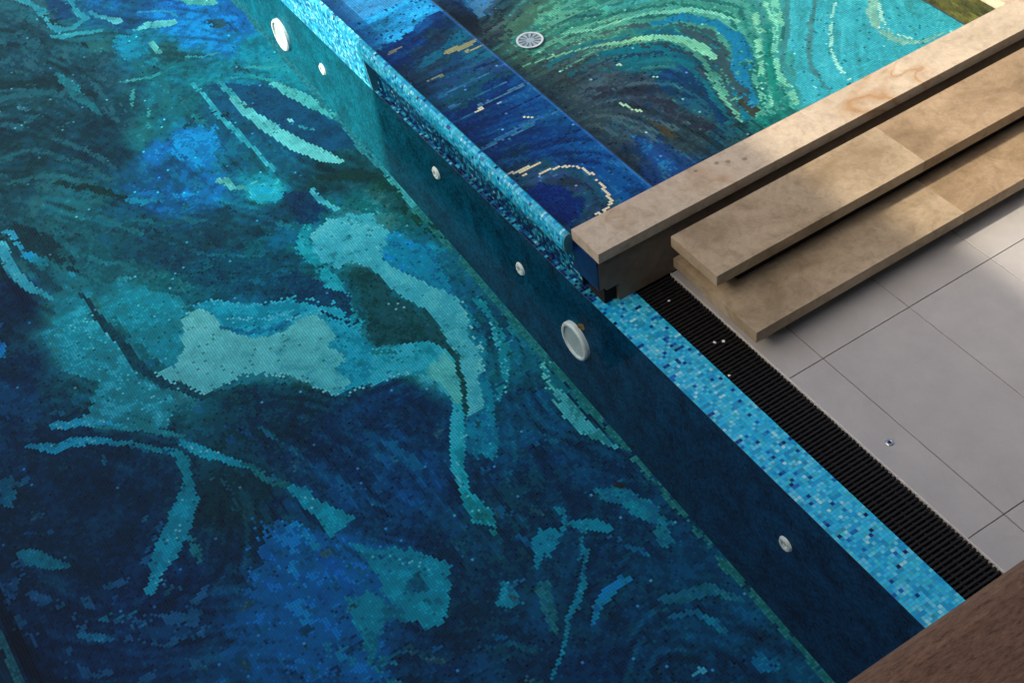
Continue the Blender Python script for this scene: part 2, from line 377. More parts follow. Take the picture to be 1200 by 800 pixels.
PAL_POOL = [(8, 38, 58), (8, 50, 76), (12, 66, 96), (10, 82, 128), (12, 112, 174), (14, 150, 206), (20, 60, 72), (28, 80, 88), (38, 104, 110),
            (24, 118, 132), (36, 144, 154), (60, 150, 160), (88, 160, 156), (120, 190, 182), (150, 208, 196), (34, 46, 54), (46, 66, 76), (58, 92, 98),
            (40, 54, 52), (60, 70, 60), (20, 84, 108), (36, 84, 116), (16, 40, 70)]
D = Mosaic(on_floor, PAL_POOL)
D.b((20, 8, (55, 85, 95)), (20, 45, (42, 56, 66)), (60, 90, (40, 62, 72)), (20, 110, (48, 74, 82)), (60, 135, (40, 58, 70)), (30, 165, (36, 52, 62)), (110, 160, (34, 52, 68)),
    (130, 90, (46, 68, 80)), (105, 75, (42, 62, 72)), (110, 52, (50, 98, 104)), (95, 105, (40, 60, 72)), (190, 12, (12, 100, 160)), (145, 15, (15, 90, 130)), (230, 30, (20, 130, 180)), (250, 10, (14, 118, 182)), (272, 25, (14, 112, 182)), (262, 45, (18, 132, 184)),
    (220, 48, (20, 124, 165)), (155, 58, (20, 130, 155)), (205, 60, (55, 78, 74)), (200, 88, (30, 115, 118)), (260, 80, (26, 130, 142)), (300, 62, (26, 138, 150)), (190, 118, (46, 105, 108)), (180, 150, (44, 104, 106)), (230, 110, (34, 108, 112)), (150, 130, (38, 68, 80)),
    (140, 180, (30, 48, 64)), (195, 172, (18, 108, 160)), (225, 168, (8, 138, 200)), (190, 200, (22, 80, 116)), (200, 230, (8, 92, 142)), (230, 232, (12, 116, 164)), (282, 112, (20, 90, 118)), (262, 142, (26, 84, 104)),
    (285, 190, (30, 86, 104)), (310, 130, (16, 72, 108)), (335, 112, (22, 78, 112)), (370, 160, (20, 72, 104)), (395, 165, (20, 70, 100)), (310, 218, (38, 150, 158)), (340, 198, (28, 78, 95)), (350, 232, (16, 56, 85)), (340, 70, (30, 140, 146)), (360, 95, (34, 140, 140)),
    (370, 210, (36, 56, 58)), (400, 182, (34, 70, 74)), (425, 158, (40, 130, 132)), (405, 120, (40, 146, 144)), (385, 85, (34, 140, 142)), (100, 230, (48, 96, 102)), (60, 232, (50, 92, 98)), (20, 225, (40, 58, 66)),
    (100, 270, (36, 82, 92)), (180, 290, (28, 68, 86)), (250, 280, (26, 62, 80)), (320, 262, (22, 66, 86)), (345, 300, (22, 66, 84)), (60, 285, (36, 52, 62)), (62, 312, (48, 105, 112)), (150, 262, (34, 74, 88)),
    (20, 355, (20, 45, 75)), (40, 430, (22, 42, 66)), (10, 480, (18, 50, 80)), (90, 400, (50, 108, 110)), (90, 370, (52, 116, 118)), (140, 345, (48, 110, 114)), (180, 375, (44, 102, 108)), (222, 340, (24, 68, 86)),
    (170, 412, (36, 84, 94)), (240, 328, (26, 64, 84)), (290, 330, (24, 70, 90)), (330, 342, (18, 54, 78)), (250, 410, (84, 150, 150)), (350, 430, (80, 152, 152)), (290, 370, (30, 112, 132)), (372, 365, (38, 124, 148)),
    (420, 272, (70, 146, 158)), (500, 305, (22, 106, 142)), (440, 332, (36, 72, 76)), (470, 390, (36, 62, 68)), (430, 402, (40, 98, 106)), (420, 350, (24, 70, 84)), (480, 430, (68, 146, 152)), (450, 480, (10, 44, 78)), (400, 520, (12, 44, 74)), (480, 560, (8, 56, 102)),
    (350, 490, (20, 46, 66)), (310, 470, (22, 46, 62)), (420, 580, (14, 48, 84)), (500, 500, (12, 44, 76)), (592, 420, (26, 88, 108)), (560, 330, (28, 78, 100)), (540, 300, (24, 72, 94)), (582, 385, (22, 64, 92)), (612, 450, (16, 56, 86)), (640, 490, (16, 58, 88)), (700, 560, (15, 46, 76)), (640, 545, (14, 44, 74)),
    (100, 560, (6, 34, 54)), (60, 540, (10, 40, 60)), (200, 690, (6, 40, 74)), (100, 750, (6, 38, 70)), (300, 640, (20, 40, 58)), (275, 590, (28, 44, 54)), (150, 610, (8, 42, 66)), (60, 620, (10, 44, 66)), (370, 650, (10, 92, 140)), (340, 720, (6, 80, 122)),
    (400, 770, (8, 66, 112)), (470, 560, (10, 50, 90)), (560, 720, (16, 44, 64)), (500, 780, (10, 44, 72)), (640, 700, (14, 54, 82)), (700, 700, (12, 46, 74)), (800, 680, (12, 50, 80)), (850, 730, (12, 58, 92)), (700, 780, (10, 46, 78)), (590, 625, (20, 46, 68)), (760, 620, (16, 50, 80)), (860, 790, (10, 46, 76)), (940, 790, (12, 60, 92)),
    (450, 210, (38, 62, 62)), (480, 240, (34, 66, 70)), (520, 275, (30, 68, 78)), (-60, 300, (20, 50, 75)), (-40, 100, (38, 54, 64)), (-30, 600, (10, 42, 66)))
# dark and brown marbling first
D.line([(372, 212), (400, 204), (440, 210), (475, 226)], [8, 16, 18, 8], (40, 50, 48), jit=.04)
D.line([(380, 232), (420, 240), (460, 252), (505, 268)], [5, 12, 14, 10], (30, 84, 88), jit=.05, dens=.8)
D.line([(470, 240), (510, 270), (530, 285)], [10, 16, 8], (40, 50, 46), jit=.04, dens=.7)
D.line([(14, 266), (50, 284), (88, 312)], [10, 18, 12], (34, 46, 56), jit=.03)
D.line([(10, 290), (40, 315), (70, 340)], [4, 8, 8], (30, 60, 74), jit=.03)
D.line([(70, 215), (110, 222), (150, 230)], [8, 10, 5], (48, 44, 46), jit=.04, dens=.8)
D.line([(0, 100), (50, 98), (110, 112)], [12, 16, 8], (38, 42, 46), jit=.04, dens=.7)
D.poly([(55, 270), (90, 265), (140, 300), (200, 320), (220, 345), (150, 330), (95, 325)], (40, 86, 94), jit=.06, dens=.7)
D.poly([(160, 300), (260, 290), (330, 310), (345, 345), (300, 345), (230, 330)], (20, 58, 80), jit=.07, dens=.7)
# upper left: hooks and slivers
D.line([(24, -2), (48, 12), (60, 30), (70, 36), (86, 32), (100, 22), (88, 10), (78, -2)], [7, 8, 7, 8, 7, 7, 5, 4], (76, 156, 164), (60, 140, 150), jit=.015)
D.poly([(52, 0), (72, 0), (90, 20), (72, 26), (64, 20)], (22, 62, 100), jit=.02)
D.line([(10, 5), (30, 18), (50, 30)], [10, 14, 6], (52, 100, 108), jit=.03, dens=.8)
D.line([(60, 43), (72, 44), (90, 40), (116, 36)], [4, 7, 6, 5], (70, 158, 164), jit=.012)
D.line([(104, 14), (125, 22), (138, 25)], [4, 5, 10], (60, 130, 150), (140, 205, 210), jit=.012)
D.line([(160, 36), (174, 29), (190, 28), (202, 26)], [3, 10, 11, 8], (110, 190, 185), (140, 215, 200), jit=.015)
D.line([(160, 15), (178, 13), (200, 15), (208, 20)], [2, 3, 3, 3], (70, 160, 200), jit=.01)
D.line([(208, 0), (225, 2), (250, 3)], [6, 9, 9], (90, 170, 150), (130, 190, 160), jit=.02)
D.line([(178, 50), (186, 60)], [7, 8], (120, 170, 150), jit=.015)
D.poly([(100, 48), (125, 45), (135, 60), (105, 62)], (60, 110, 104), jit=.03)
D.poly([(128, 45), (160, 40), (172, 60), (150, 70), (135, 58)], (18, 136, 160), jit=.03)
D.poly([(176, 62), (210, 45), (215, 70), (190, 78)], (44, 84, 84), jit=.05, dens=.6)
D.line([(66, 86), (84, 104), (104, 122), (118, 134)], [6, 14, 10, 3], (52, 108, 114), jit=.02)
D.line([(0, 116), (30, 110), (60, 108), (82, 120)], [7, 9, 8, 3], (50, 90, 98), jit=.02)
D.line([(5, 72), (30, 88)], [10, 6], (56, 86, 96), jit=.04, dens=.6)
D.line([(20, 150), (40, 138)], [14, 10], (48, 84, 94), jit=.04, dens=.6)
D.line([(110, 98), (125, 115), (138, 140)], [4, 5, 3], (58, 88, 98), jit=.02, dens=.7)
D.line([(143, 96), (165, 93), (182, 88), (200, 78)], [3, 3, 4, 8], (86, 150, 144), (40, 130, 120), jit=.012)
D.line([(158, 105), (156, 125)], [3, 3], (76, 140, 132), jit=.015, dens=.7)
D.line([(174, 115), (174, 150)], [3, 4], (70, 150, 140), jit=.02, dens=.5)
D.line([(216, 66), (236, 66), (256, 62)], [3, 3, 2], (80, 158, 152), jit=.01)
D.line([(285, 79), (310, 80), (335, 78)], [2, 4, 2], (70, 160, 150), jit=.012, dens=.7)
D.line([(240, 94), (270, 92), (300, 90), (325, 98)], [3, 3, 4, 6], (40, 140, 130), (60, 150, 140), jit=.02)
D.poly([(240, 100), (272, 98), (330, 104), (400, 150), (420, 172), (390, 180), (330, 150), (275, 112)], (20, 72, 104), jit=.03)
D.line([(225, 98), (240, 112), (262, 140), (290, 168), (322, 200)], [4, 4, 7, 5, 4], (66, 168, 178), jit=.01)
D.line([(257, 97), (272, 112)], [5, 8], (70, 160, 164), jit=.012)
D.line([(275, 115), (296, 136), (322, 154), (348, 170), (380, 184), (402, 190)], [9, 13, 15, 17, 16, 6], (120, 196, 188), (142, 206, 192), jit=.012)
D.line([(318, 98), (345, 110), (370, 124), (392, 138)], [5, 13, 14, 7], (112, 190, 176), (90, 190, 176), jit=.015)
D.line([(338, 146), (355, 150), (368, 152)], [3, 3, 2], (70, 150, 160), jit=.01, dens=.7)
D.line([(338, 140), (341, 142)], [4, 4], (190, 225, 215), jit=.004)
D.poly([(192, 162), (238, 145), (262, 163), (255, 186), (230, 193), (205, 182)], (4, 142, 186), jit=.08, dens=.75)
D.line([(205, 170), (240, 160)], [12, 12], (14, 162, 214), jit=.05, dens=.6)
D.poly([(165, 225), (237, 221), (232, 245), (200, 250)], (8, 106, 150), jit=.06, dens=.75)
D.line([(150, 236), (185, 232)], [8, 6], (30, 130, 165), jit=.03, dens=.7)
D.line([(205, 230), (234, 226)], [4, 5], (40, 150, 205), jit=.02, dens=.7)
D.line([(257, 212), (266, 212), (274, 220), (290, 220), (300, 213)], [7, 9, 5, 4, 3], (140, 190, 165), (90, 185, 175), jit=.012)
D.poly([(285, 222), (320, 208), (338, 226), (325, 236), (300, 236)], (46, 178, 180), jit=.03)
D.line([(366, 223), (376, 234), (396, 246)], [6, 7, 5], (76, 156, 168), jit=.015)
D.poly([(335, 228), (362, 222), (378, 244), (366, 268), (350, 262)], (18, 48, 78), jit=.03)
# the pale swoosh and its partner
D.poly([(352, 270), (372, 256), (366, 275), (376, 306), (395, 322), (412, 350), (425, 385), (415, 392), (400, 360), (372, 320), (350, 300)], (40, 128, 138), jit=.03, dens=.85)
D.poly([(362, 276), (386, 257), (415, 253), (448, 264), (464, 276), (450, 304), (476, 321), (510, 335), (537, 348), (547, 375), (560, 400), (564, 430), (568, 470), (560, 490), (548, 500), (546, 465), (540, 432), (533, 409), (516, 380), (496, 362), (470, 348), (452, 332), (436, 312), (415, 308), (392, 316), (374, 305)],
       (70, 146, 162), (74, 146, 156), jit=.015)
D.poly([(450, 278), (466, 270), (490, 285), (520, 318), (535, 345), (508, 334), (476, 320), (450, 304)], (24, 108, 144), jit=.03)
D.poly([(536, 348), (548, 360), (566, 400), (572, 440), (580, 480), (590, 520), (578, 540), (560, 530), (556, 500), (566, 470), (562, 420)], (24, 104, 128), jit=.025, dens=.85)
D.line([(556, 345), (575, 375), (590, 405), (592, 440), (586, 470)], [6, 10, 12, 10, 4], (38, 112, 128), jit=.03, dens=.6)
D.poly([(412, 310), (440, 318), (460, 345), (490, 366), (512, 385), (530, 412), (505, 402), (470, 404), (440, 405), (432, 385), (424, 345)], (36, 62, 68), jit=.025)
D.poly([(425, 408), (450, 406), (500, 400), (524, 409), (537, 434), (545, 470), (548, 506), (541, 542), (552, 575), (576, 602), (579, 618), (556, 611), (541, 584), (531, 560), (528, 535), (532, 500), (532, 470), (519, 450), (496, 437), (462, 441), (435, 452), (420, 440)],
       (52, 142, 158), (34, 138, 148), jit=.016)
D.poly([(520, 412), (537, 434), (544, 470), (534, 472), (519, 450), (500, 436)], (84, 156, 150), jit=.015)
D.line([(428, 414), (450, 412), (470, 412)], [8, 9, 4], (30, 92, 96), jit=.025, dens=.8)
D.line([(498, 366), (518, 392), (534, 418), (543, 448), (546, 480), (545, 500)], [3, 6, 6, 7, 5, 3], (36, 58, 62), jit=.012)
D.poly([(548, 486), (570, 480), (584, 500), (574, 525), (556, 540), (546, 520)], (20, 98, 126), jit=.03)
D.line([(545, 585), (565, 605), (578, 625)], [8, 14, 5], (30, 110, 110), jit=.03, dens=.7)
D.line([(636, 426), (646, 452), (662, 478), (688, 502), (720, 522)], [5, 12, 17, 16, 6], (84, 150, 150), (60, 130, 140), jit=.016)
D.line([(628, 420), (640, 446), (652, 470)], [4, 6, 4], (26, 66, 84), jit=.02, dens=.8)
D.line([(600, 385), (625, 415), (660, 455), (700, 495)], [8, 8, 6, 6], (34, 100, 116), jit=.03, dens=.6)
# big pale patch on the left of it
D.poly([(218, 368), (240, 352), (300, 358), (340, 350), (396, 356), (414, 372), (426, 398), (440, 412), (430, 452), (392, 464), (372, 440), (300, 420)], (36, 122, 144), (40, 128, 152), jit=.025)
D.poly([(184, 437), (206, 425), (214, 392), (220, 366), (236, 361), (256, 374), (272, 388), (298, 397), (332, 389), (358, 370), (372, 370), (396, 388), (384, 404), (408, 420), (392, 436), (410, 448), (394, 464), (374, 455), (342, 440), (302, 437), (262, 450), (246, 461), (214, 455)],
       (108, 158, 156), (78, 152, 158), jit=.016)
D.line([(262, 383), (290, 390), (325, 384), (352, 368)], [4, 6, 6, 4], (20, 90, 120), jit=.015)
D.line([(280, 375), (320, 372), (345, 364)], [3, 4, 3], (60, 150, 176), jit=.015, dens=.6)
D.line([(258, 455), (280, 446), (305, 440), (335, 447)], [6, 12, 10, 4], (40, 96, 110), jit=.02, dens=.7)
D.poly([(345, 315), (410, 345), (418, 385), (402, 362), (345, 352), (338, 335)], (16, 50, 76), jit=.025)
D.line([(380, 365), (405, 378)], [3, 2], (16, 44, 68), jit=.01)
# left teal ground
D.poly([(60, 352), (90, 345), (118, 370), (142, 408), (158, 438), (194, 456), (208, 470), (204, 488), (192, 502), (130, 500), (92, 496), (108, 472), (114, 446), (76, 436), (62, 400)], (46, 122, 134), (52, 120, 128), jit=.025)
D.poly([(100, 336), (150, 330), (218, 352), (216, 388), (204, 428), (172, 420), (142, 382)], (42, 112, 124), jit=.04)
D.line([(92, 343), (118, 374), (140, 400), (164, 430), (196, 450), (240, 464), (262, 458)], [3, 8, 10, 10, 10, 9, 3], (28, 52, 66), jit=.015)
D.line([(3, 286), (14, 318), (34, 337), (62, 350)], [10, 11, 9, 4], (84, 172, 196), (66, 140, 150), jit=.012)
D.line([(3, 272), (16, 274), (28, 300)], [5, 6, 3], (60, 140, 170), jit=.012)
D.line([(34, 300), (48, 308)], [12, 10], (36, 146, 184), (46, 128, 140), jit=.03)
D.line([(-6, 380), (2, 415)], [10, 10], (30, 120, 170), jit=.03)
# branching veins below
D.line([(64, 499), (90, 497), (112, 497), (138, 496)], [8, 10, 9, 5], (36, 138, 166), jit=.018)
D.line([(110, 499), (160, 500), (212, 512)], [5, 8, 6], (48, 112, 118), jit=.015)
D.line([(216, 518), (236, 528), (262, 536), (288, 546)], [8, 12, 10, 6], (36, 130, 148), jit=.02)
D.line([(285, 545), (310, 558), (340, 570)], [7, 8, 7], (34, 82, 88), jit=.025)
D.line([(32, 522), (64, 525), (84, 517), (112, 515), (142, 519)], [5, 11, 10, 9, 4], (34, 128, 156), jit=.018)
D.line([(140, 519), (180, 523), (204, 530), (218, 546), (222, 566), (218, 590), (204, 624), (190, 650), (174, 692)], [4, 5, 9, 12, 10, 22, 27, 24, 10], (34, 104, 112), (24, 132, 152), jit=.02)
D.line([(196, 630), (186, 655)], [10, 8], (40, 160, 190), jit=.03, dens=.6)
D.line([(226, 632), (236, 655)], [12, 8], (40, 100, 108), jit=.03, dens=.7)
D.line([(190, 605), (175, 640), (166, 660)], [5, 7, 5], (36, 84, 120), jit=.02, dens=.7)
D.poly([(334, 564), (362, 574), (388, 594), (414, 604), (402, 620), (380, 630), (362, 600)], (18, 112, 128), (12, 126, 142), jit=.02)
D.line([(28, 652), (48, 656), (76, 662)], [12, 18, 6], (34, 114, 126), jit=.02)
D.line([(5, 565), (15, 585)], [18, 14], (24, 92, 112), jit=.03, dens=.8)
for P, w in (([(40, 695), (62, 712)], 10), ([(90, 720), (98, 740)], 10), ([(140, 722), (165, 728), (200, 722), (225, 726)], 16), ([(150, 745), (185, 752), (210, 745), (240, 738)], 9),
             ([(120, 690), (150, 676)], 9), ([(100, 700), (110, 712)], 8), ([(225, 700), (240, 690)], 14), ([(20, 660), (8, 690), (25, 740)], 10), ([(25, 725), (48, 752)], 8), ([(80, 770), (110, 790), (128, 784)], 10), ([(160, 795), (185, 785)], 9)):
    D.line(P, w, (46, 84, 118), jit=.03, dens=.5)
D.line([(92, 744), (112, 745), (134, 746)], [6, 9, 6], (44, 104, 138), jit=.015)
D.line([(130, 725), (150, 720)], 10, (30, 100, 118), jit=.03, dens=.7)
# blue reach, streaked along the pool
D.poly([(308, 606), (345, 618), (402, 660), (462, 702), (436, 740), (446, 802), (336, 796), (298, 722)], (10, 88, 136), jit=.07, dens=.8)
for x, y, l, w, c in ((338, 632, 14, 12, (22, 128, 180)), (356, 628, 24, 10, (24, 128, 168)), (348, 672, 14, 12, (30, 130, 180)), (358, 716, 10, 20, (20, 134, 186)), (330, 690, 30, 7, (10, 90, 150)), (372, 690, 30, 8, (8, 74, 128)),
                      (395, 668, 36, 10, (8, 78, 142)), (410, 700, 20, 8, (8, 74, 136)), (318, 655, 20, 10, (14, 84, 140)), (385, 735, 14, 10, (20, 100, 160)), (395, 770, 26, 12, (24, 100, 140))):
    D.line([(x - l / 2, y - l / 2), (x + l / 2, y + l / 2)], w, c, jit=.03, dens=.8)
D.poly([(404, 632), (440, 645), (476, 638), (506, 650), (526, 664), (530, 700), (522, 728), (502, 738), (486, 724), (462, 726), (446, 728), (436, 762), (446, 790), (424, 764), (414, 732), (402, 700), (432, 690), (458, 708), (452, 690), (430, 664)], (18, 110, 134), (22, 116, 130), jit=.022)
D.poly([(474, 674), (500, 670), (502, 690), (476, 692)], (20, 78, 96), jit=.03, dens=.8)
D.line([(448, 770), (462, 795)], [10, 8], (30, 104, 124), jit=.03, dens=.7)
# scattered flecks
D.poly([(622, 642), (640, 618), (656, 626), (662, 612), (648, 590), (664, 594), (668, 620), (655, 634), (640, 656), (630, 668)], (30, 108, 136), jit=.025)
D.poly([(578, 706), (592, 678), (602, 690), (614, 706), (592, 710)], (32, 110, 132), jit=.02)
D.line([(676, 612), (692, 614), (708, 618)], [8, 16, 12], (30, 108, 134), jit=.02)
D.line([(686, 618), (685, 640), (682, 680), (670, 718), (662, 750), (646, 795)], [7, 5, 5, 9, 6, 9], (34, 104, 130), jit=.018, dens=.9)
D.line([(636, 690), (640, 712), (644, 736)], [14, 12, 6], (44, 92, 106), jit=.025, dens=.8)
D.line([(736, 678), (718, 690), (700, 708), (694, 730)], [8, 14, 14, 8], (20, 112, 156), jit=.018)
D.poly([(696, 574), (724, 563), (745, 580), (768, 594), (790, 614), (774, 612), (758, 614), (736, 596), (718, 592)], (36, 96, 124), jit=.03)
D.line([(735, 588), (752, 602)], [10, 8], (30, 126, 150), jit=.02, dens=.8)
D.poly([(768, 618), (782, 614), (792, 632), (778, 640), (770, 634)], (34, 96, 122), jit=.025)
D.line([(712, 628), (726, 634)], [6, 6], (40, 84, 112), jit=.02, dens=.8)
D.line([(738, 640), (758, 648)], [8, 7], (34, 84, 124), jit=.02, dens=.8)
D.line([(780, 700), (805, 698), (830, 690), (860, 698), (872, 706)], [10, 16, 14, 12, 5], (40, 90, 112), jit=.025, dens=.9)
D.line([(785, 720), (815, 716), (838, 730), (848, 740)], [5, 7, 7, 6], (34, 94, 124), jit=.02, dens=.8)
D.line([(888, 778), (905, 775)], [20, 18], (24, 96, 136), jit=.03, dens=.85)
D.line([(815, 788), (822, 784)], [6, 6], (70, 120, 150), jit=.015)
for P, w, c, q in (([(184, 437), (214, 456), (246, 461), (264, 450), (302, 437), (342, 440), (392, 464), (435, 452), (482, 434)], 4, (130, 196, 204), .3),
                   ([(220, 364), (240, 352), (300, 358), (340, 350), (396, 356)], 7, (64, 164, 190), .25), ([(66, 498), (100, 496), (136, 497)], 7, (120, 210, 225), .12),
                   ([(40, 524), (84, 517), (120, 516)], 7, (110, 200, 220), .08), ([(220, 520), (262, 536)], 9, (130, 215, 225), .1), ([(218, 590), (190, 650), (178, 685)], 16, (110, 205, 220), .05),
                   ([(540, 355), (560, 400), (566, 440)], 5, (120, 190, 190), .25), ([(575, 380), (592, 430), (588, 470)], 8, (80, 170, 185), .2), ([(366, 278), (390, 258), (446, 264)], 6, (110, 180, 190), .25),
                   ([(545, 500), (535, 560), (560, 600)], 8, (100, 200, 210), .12), ([(345, 575), (385, 600)], 10, (120, 215, 225), .05), ([(420, 650), (500, 660), (520, 700)], 8, (70, 170, 190), .1),
                   ([(100, 380), (140, 440), (190, 480)], 30, (80, 160, 170), .05), ([(280, 0), (330, 55), (420, 150)], 5, (110, 215, 215), .35), ([(270, 375), (340, 372), (392, 362)], 8, (90, 180, 200), .2)):
    D.line(P, w, c, jit=.01, dens=-q)
for P, w, c in (([(0, 45), (25, 42), (45, 60)], 16, (46, 78, 90)), ([(75, 58), (82, 76)], 4, (64, 98, 108)), ([(112, 98), (126, 116)], 4, (62, 92, 104)), ([(138, 122), (156, 150)], 3, (60, 98, 108)), ([(120, 128), (142, 146)], 4, (60, 84, 98)),
                ([(74, 148), (86, 146)], 4, (78, 104, 116)), ([(18, 126), (26, 128)], 4, (92, 124, 134)), ([(30, 70), (46, 86)], 5, (62, 82, 96)), ([(0, 190), (40, 176), (90, 190), (130, 210)], 6, (52, 88, 98)), ([(10, 215), (60, 205), (110, 215)], 6, (56, 100, 106)),
                ([(60, 160), (100, 176), (140, 200)], 5, (54, 82, 94)), ([(160, 75), (190, 100), (200, 130)], 6, (50, 112, 114)), ([(205, 105), (222, 130), (240, 150)], 5, (56, 126, 126)), ([(290, 70), (320, 72), (350, 84)], 6, (50, 156, 158)),
                ([(150, 255), (190, 262), (240, 258)], 5, (44, 96, 106)), ([(80, 250), (130, 258), (170, 275)], 6, (52, 104, 110)), ([(200, 285), (250, 300), (310, 300)], 4, (34, 84, 102)), ([(260, 240), (300, 250), (340, 268)], 5, (36, 92, 108)), ([(100, 300), (140, 312), (190, 322)], 6, (50, 106, 114)),
                ([(580, 330), (605, 375), (620, 420)], 6, (30, 86, 106)), ([(560, 310), (590, 350), (600, 385)], 5, (34, 92, 112)), ([(600, 500), (606, 530), (600, 560)], 5, (30, 76, 102)), ([(620, 505), (650, 515), (665, 520)], 5, (34, 82, 106)), ([(400, 560), (440, 590), (470, 600)], 6, (20, 70, 108)),
                ([(455, 520), (480, 530), (490, 545)], 7, (22, 76, 112)), ([(300, 500), (330, 515), (350, 530)], 5, (34, 72, 92)), ([(250, 560), (270, 575), (275, 600)], 5, (40, 62, 76)), ([(440, 780), (470, 760), (500, 765)], 5, (26, 74, 96)), ([(560, 760), (600, 750), (630, 760)], 6, (24, 66, 90))):
    D.line(P, w, c, jit=.025, dens=.75)
for i in range(90):
    x, y = random.uniform(-20, 640), random.uniform(480, 820)
    D.line([(x, y), (x + random.uniform(-12, 12), y + random.uniform(-8, 8))], random.uniform(4, 11), random.choice([(34, 76, 108), (40, 80, 104), (26, 70, 110), (52, 72, 88), (20, 60, 98)]), jit=.03, dens=.55)
for i in range(50):
    x, y = random.uniform(-20, 300), random.uniform(-10, 300)
    D.line([(x, y), (x + random.uniform(-22, 22), y + random.uniform(-14, 14))], random.uniform(4, 12), random.choice([(54, 84, 94), (46, 92, 98), (60, 80, 92), (40, 44, 50), (30, 60, 78)]), jit=.03, dens=.4)
def band(y0, y1, X, Y, c, dens):                   # lighter row of tiles where floor meets wall
    k = (Y > y0 + .03 * fbm(X, Y, 8, 77)) & (Y < y1) & ((fbm(X, Y, 14, 79) + .5 + .3 * (rng.random(len(X)) - .5)) < dens)
    return k
nu = int((PX1 - PX0) / PITCH); nv = int((0 - PY0) / PITCH)
u, v = grid_quads(nu, nv, PITCH, GAP)
X, Y = u + PX0, v + PY0 + .008
cx, cy = X.mean(1), Y.mean(1)
sc = D.colour(cx, cy) * np.array([[.74, .96, 1.06]])
k = band(-.046, .02, cx, cy, None, .78); n_ = k.sum(); sc[k] = np.array([[36, 100, 114]]) * (1 + .35 * (rng.random((n_, 1)) - .5)) * np.where(cx[k] < -2.3, 1.25, .92)[:, None]
k = band(-3.59, -3.545, cx, cy, None, .9); n_ = k.sum(); sc[k] = np.array([[44, 108, 120]]) * (1 + .4 * (rng.random((n_, 1)) - .5))
lum = sc.mean(1); sc *= 1 + np.exp(-(lum / 55) ** 2)[:, None] * np.array([[-.45, .24, .06]])
k = (cy > -3.53) & (cy < -3.46) & (cx > -2); sc[k] *= .7
GF_SHADE = np.array([.37, .445, .52]); GF_SUN = np.array([1.7, 1.40, 1.34])
q = np.stack([X, Y, floor_z(X) + tilt(len(X), .00025)], -1)
floor_tiles = tag(link('mosaic_tiles', quad_mesh('mosaic_tiles', q, albedo(sc, lit_amount(cx, cy, floor_z(cx)), GF_SHADE, GF_SUN)), M_TILE_WET, p_floor), kind='stuff')

# long wall of the pool under the mosaic edge, on y = 0
def wall_tiles(parent, x0, x1, ytile, zt, zb, colfn, facing=-1):
    nu = int((x1 - x0) / PITCH); nv = int((zt - zb) / PITCH) + 1
    u, v = grid_quads(nu, nv, PITCH, GAP)
    if facing > 0: u = u[:, ::-1]; v = v[:, ::-1]
    X = x0 + u; Z = zt - v
    keep = Z.mean(1) > floor_z(X.mean(1)) - .02
    X, Z = X[keep], Z[keep]
    c = colfn(X.mean(1), Z.mean(1))
    q = np.stack([X, np.full_like(X, ytile), Z], -1)[:, ::-1]
    return tag(link('mosaic_tiles', quad_mesh('mosaic_tiles', q, c), M_TILE_WET, parent), kind='stuff')
def sheet(name, pts, mat_, parent):
    me = bpy.data.meshes.new(name); me.from_pydata(pts, [], [tuple(range(len(pts)))]); return link(name, me, mat_, parent)
w_r = sheet('side_wall', [(PX0, .003, -.004), (PX0, .003, -2), (PX1, .003, -2), (PX1, .003, -.004)], M_GROUT, pool)
GW_SHADE = np.array([.36, .42, .47]); GW_SUN = np.array([1.95, 1.8, 1.55])
def wall_col(x, z):
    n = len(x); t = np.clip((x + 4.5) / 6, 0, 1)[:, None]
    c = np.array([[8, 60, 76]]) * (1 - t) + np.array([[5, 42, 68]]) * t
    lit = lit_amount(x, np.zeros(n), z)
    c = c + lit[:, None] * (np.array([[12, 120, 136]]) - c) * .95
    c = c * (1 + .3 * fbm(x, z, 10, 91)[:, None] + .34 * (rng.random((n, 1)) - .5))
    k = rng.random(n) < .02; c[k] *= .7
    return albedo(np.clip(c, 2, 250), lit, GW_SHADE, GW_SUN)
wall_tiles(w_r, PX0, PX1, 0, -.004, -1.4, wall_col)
w_l = sheet('side_wall', [(PX0, PY0 - .003, 0), (PX1, PY0 - .003, 0), (PX1, PY0 - .003, -2), (PX0, PY0 - .003, -2)], M_GROUT, pool)
wall_tiles(w_l, PX0, PX1, PY0, -.004, -1.4, lambda x, z: albedo(np.clip(np.array([[10, 60, 84]]) * (1 + .5 * fbm(x, z, 10, 95)[:, None]), 2, 250), np.zeros(len(x)), GW_SHADE, GW_SUN), 1)
sheet('end_wall', [(PX0, PY0, 0), (PX0, PY0, -2), (PX0, .003, -2), (PX0, .003, 0)], M_GROUT, pool)
sheet('end_wall', [(PX1, PY0, 0), (PX1, .003, 0), (PX1, .003, -2), (PX1, PY0, -2)], M_GROUT, pool)

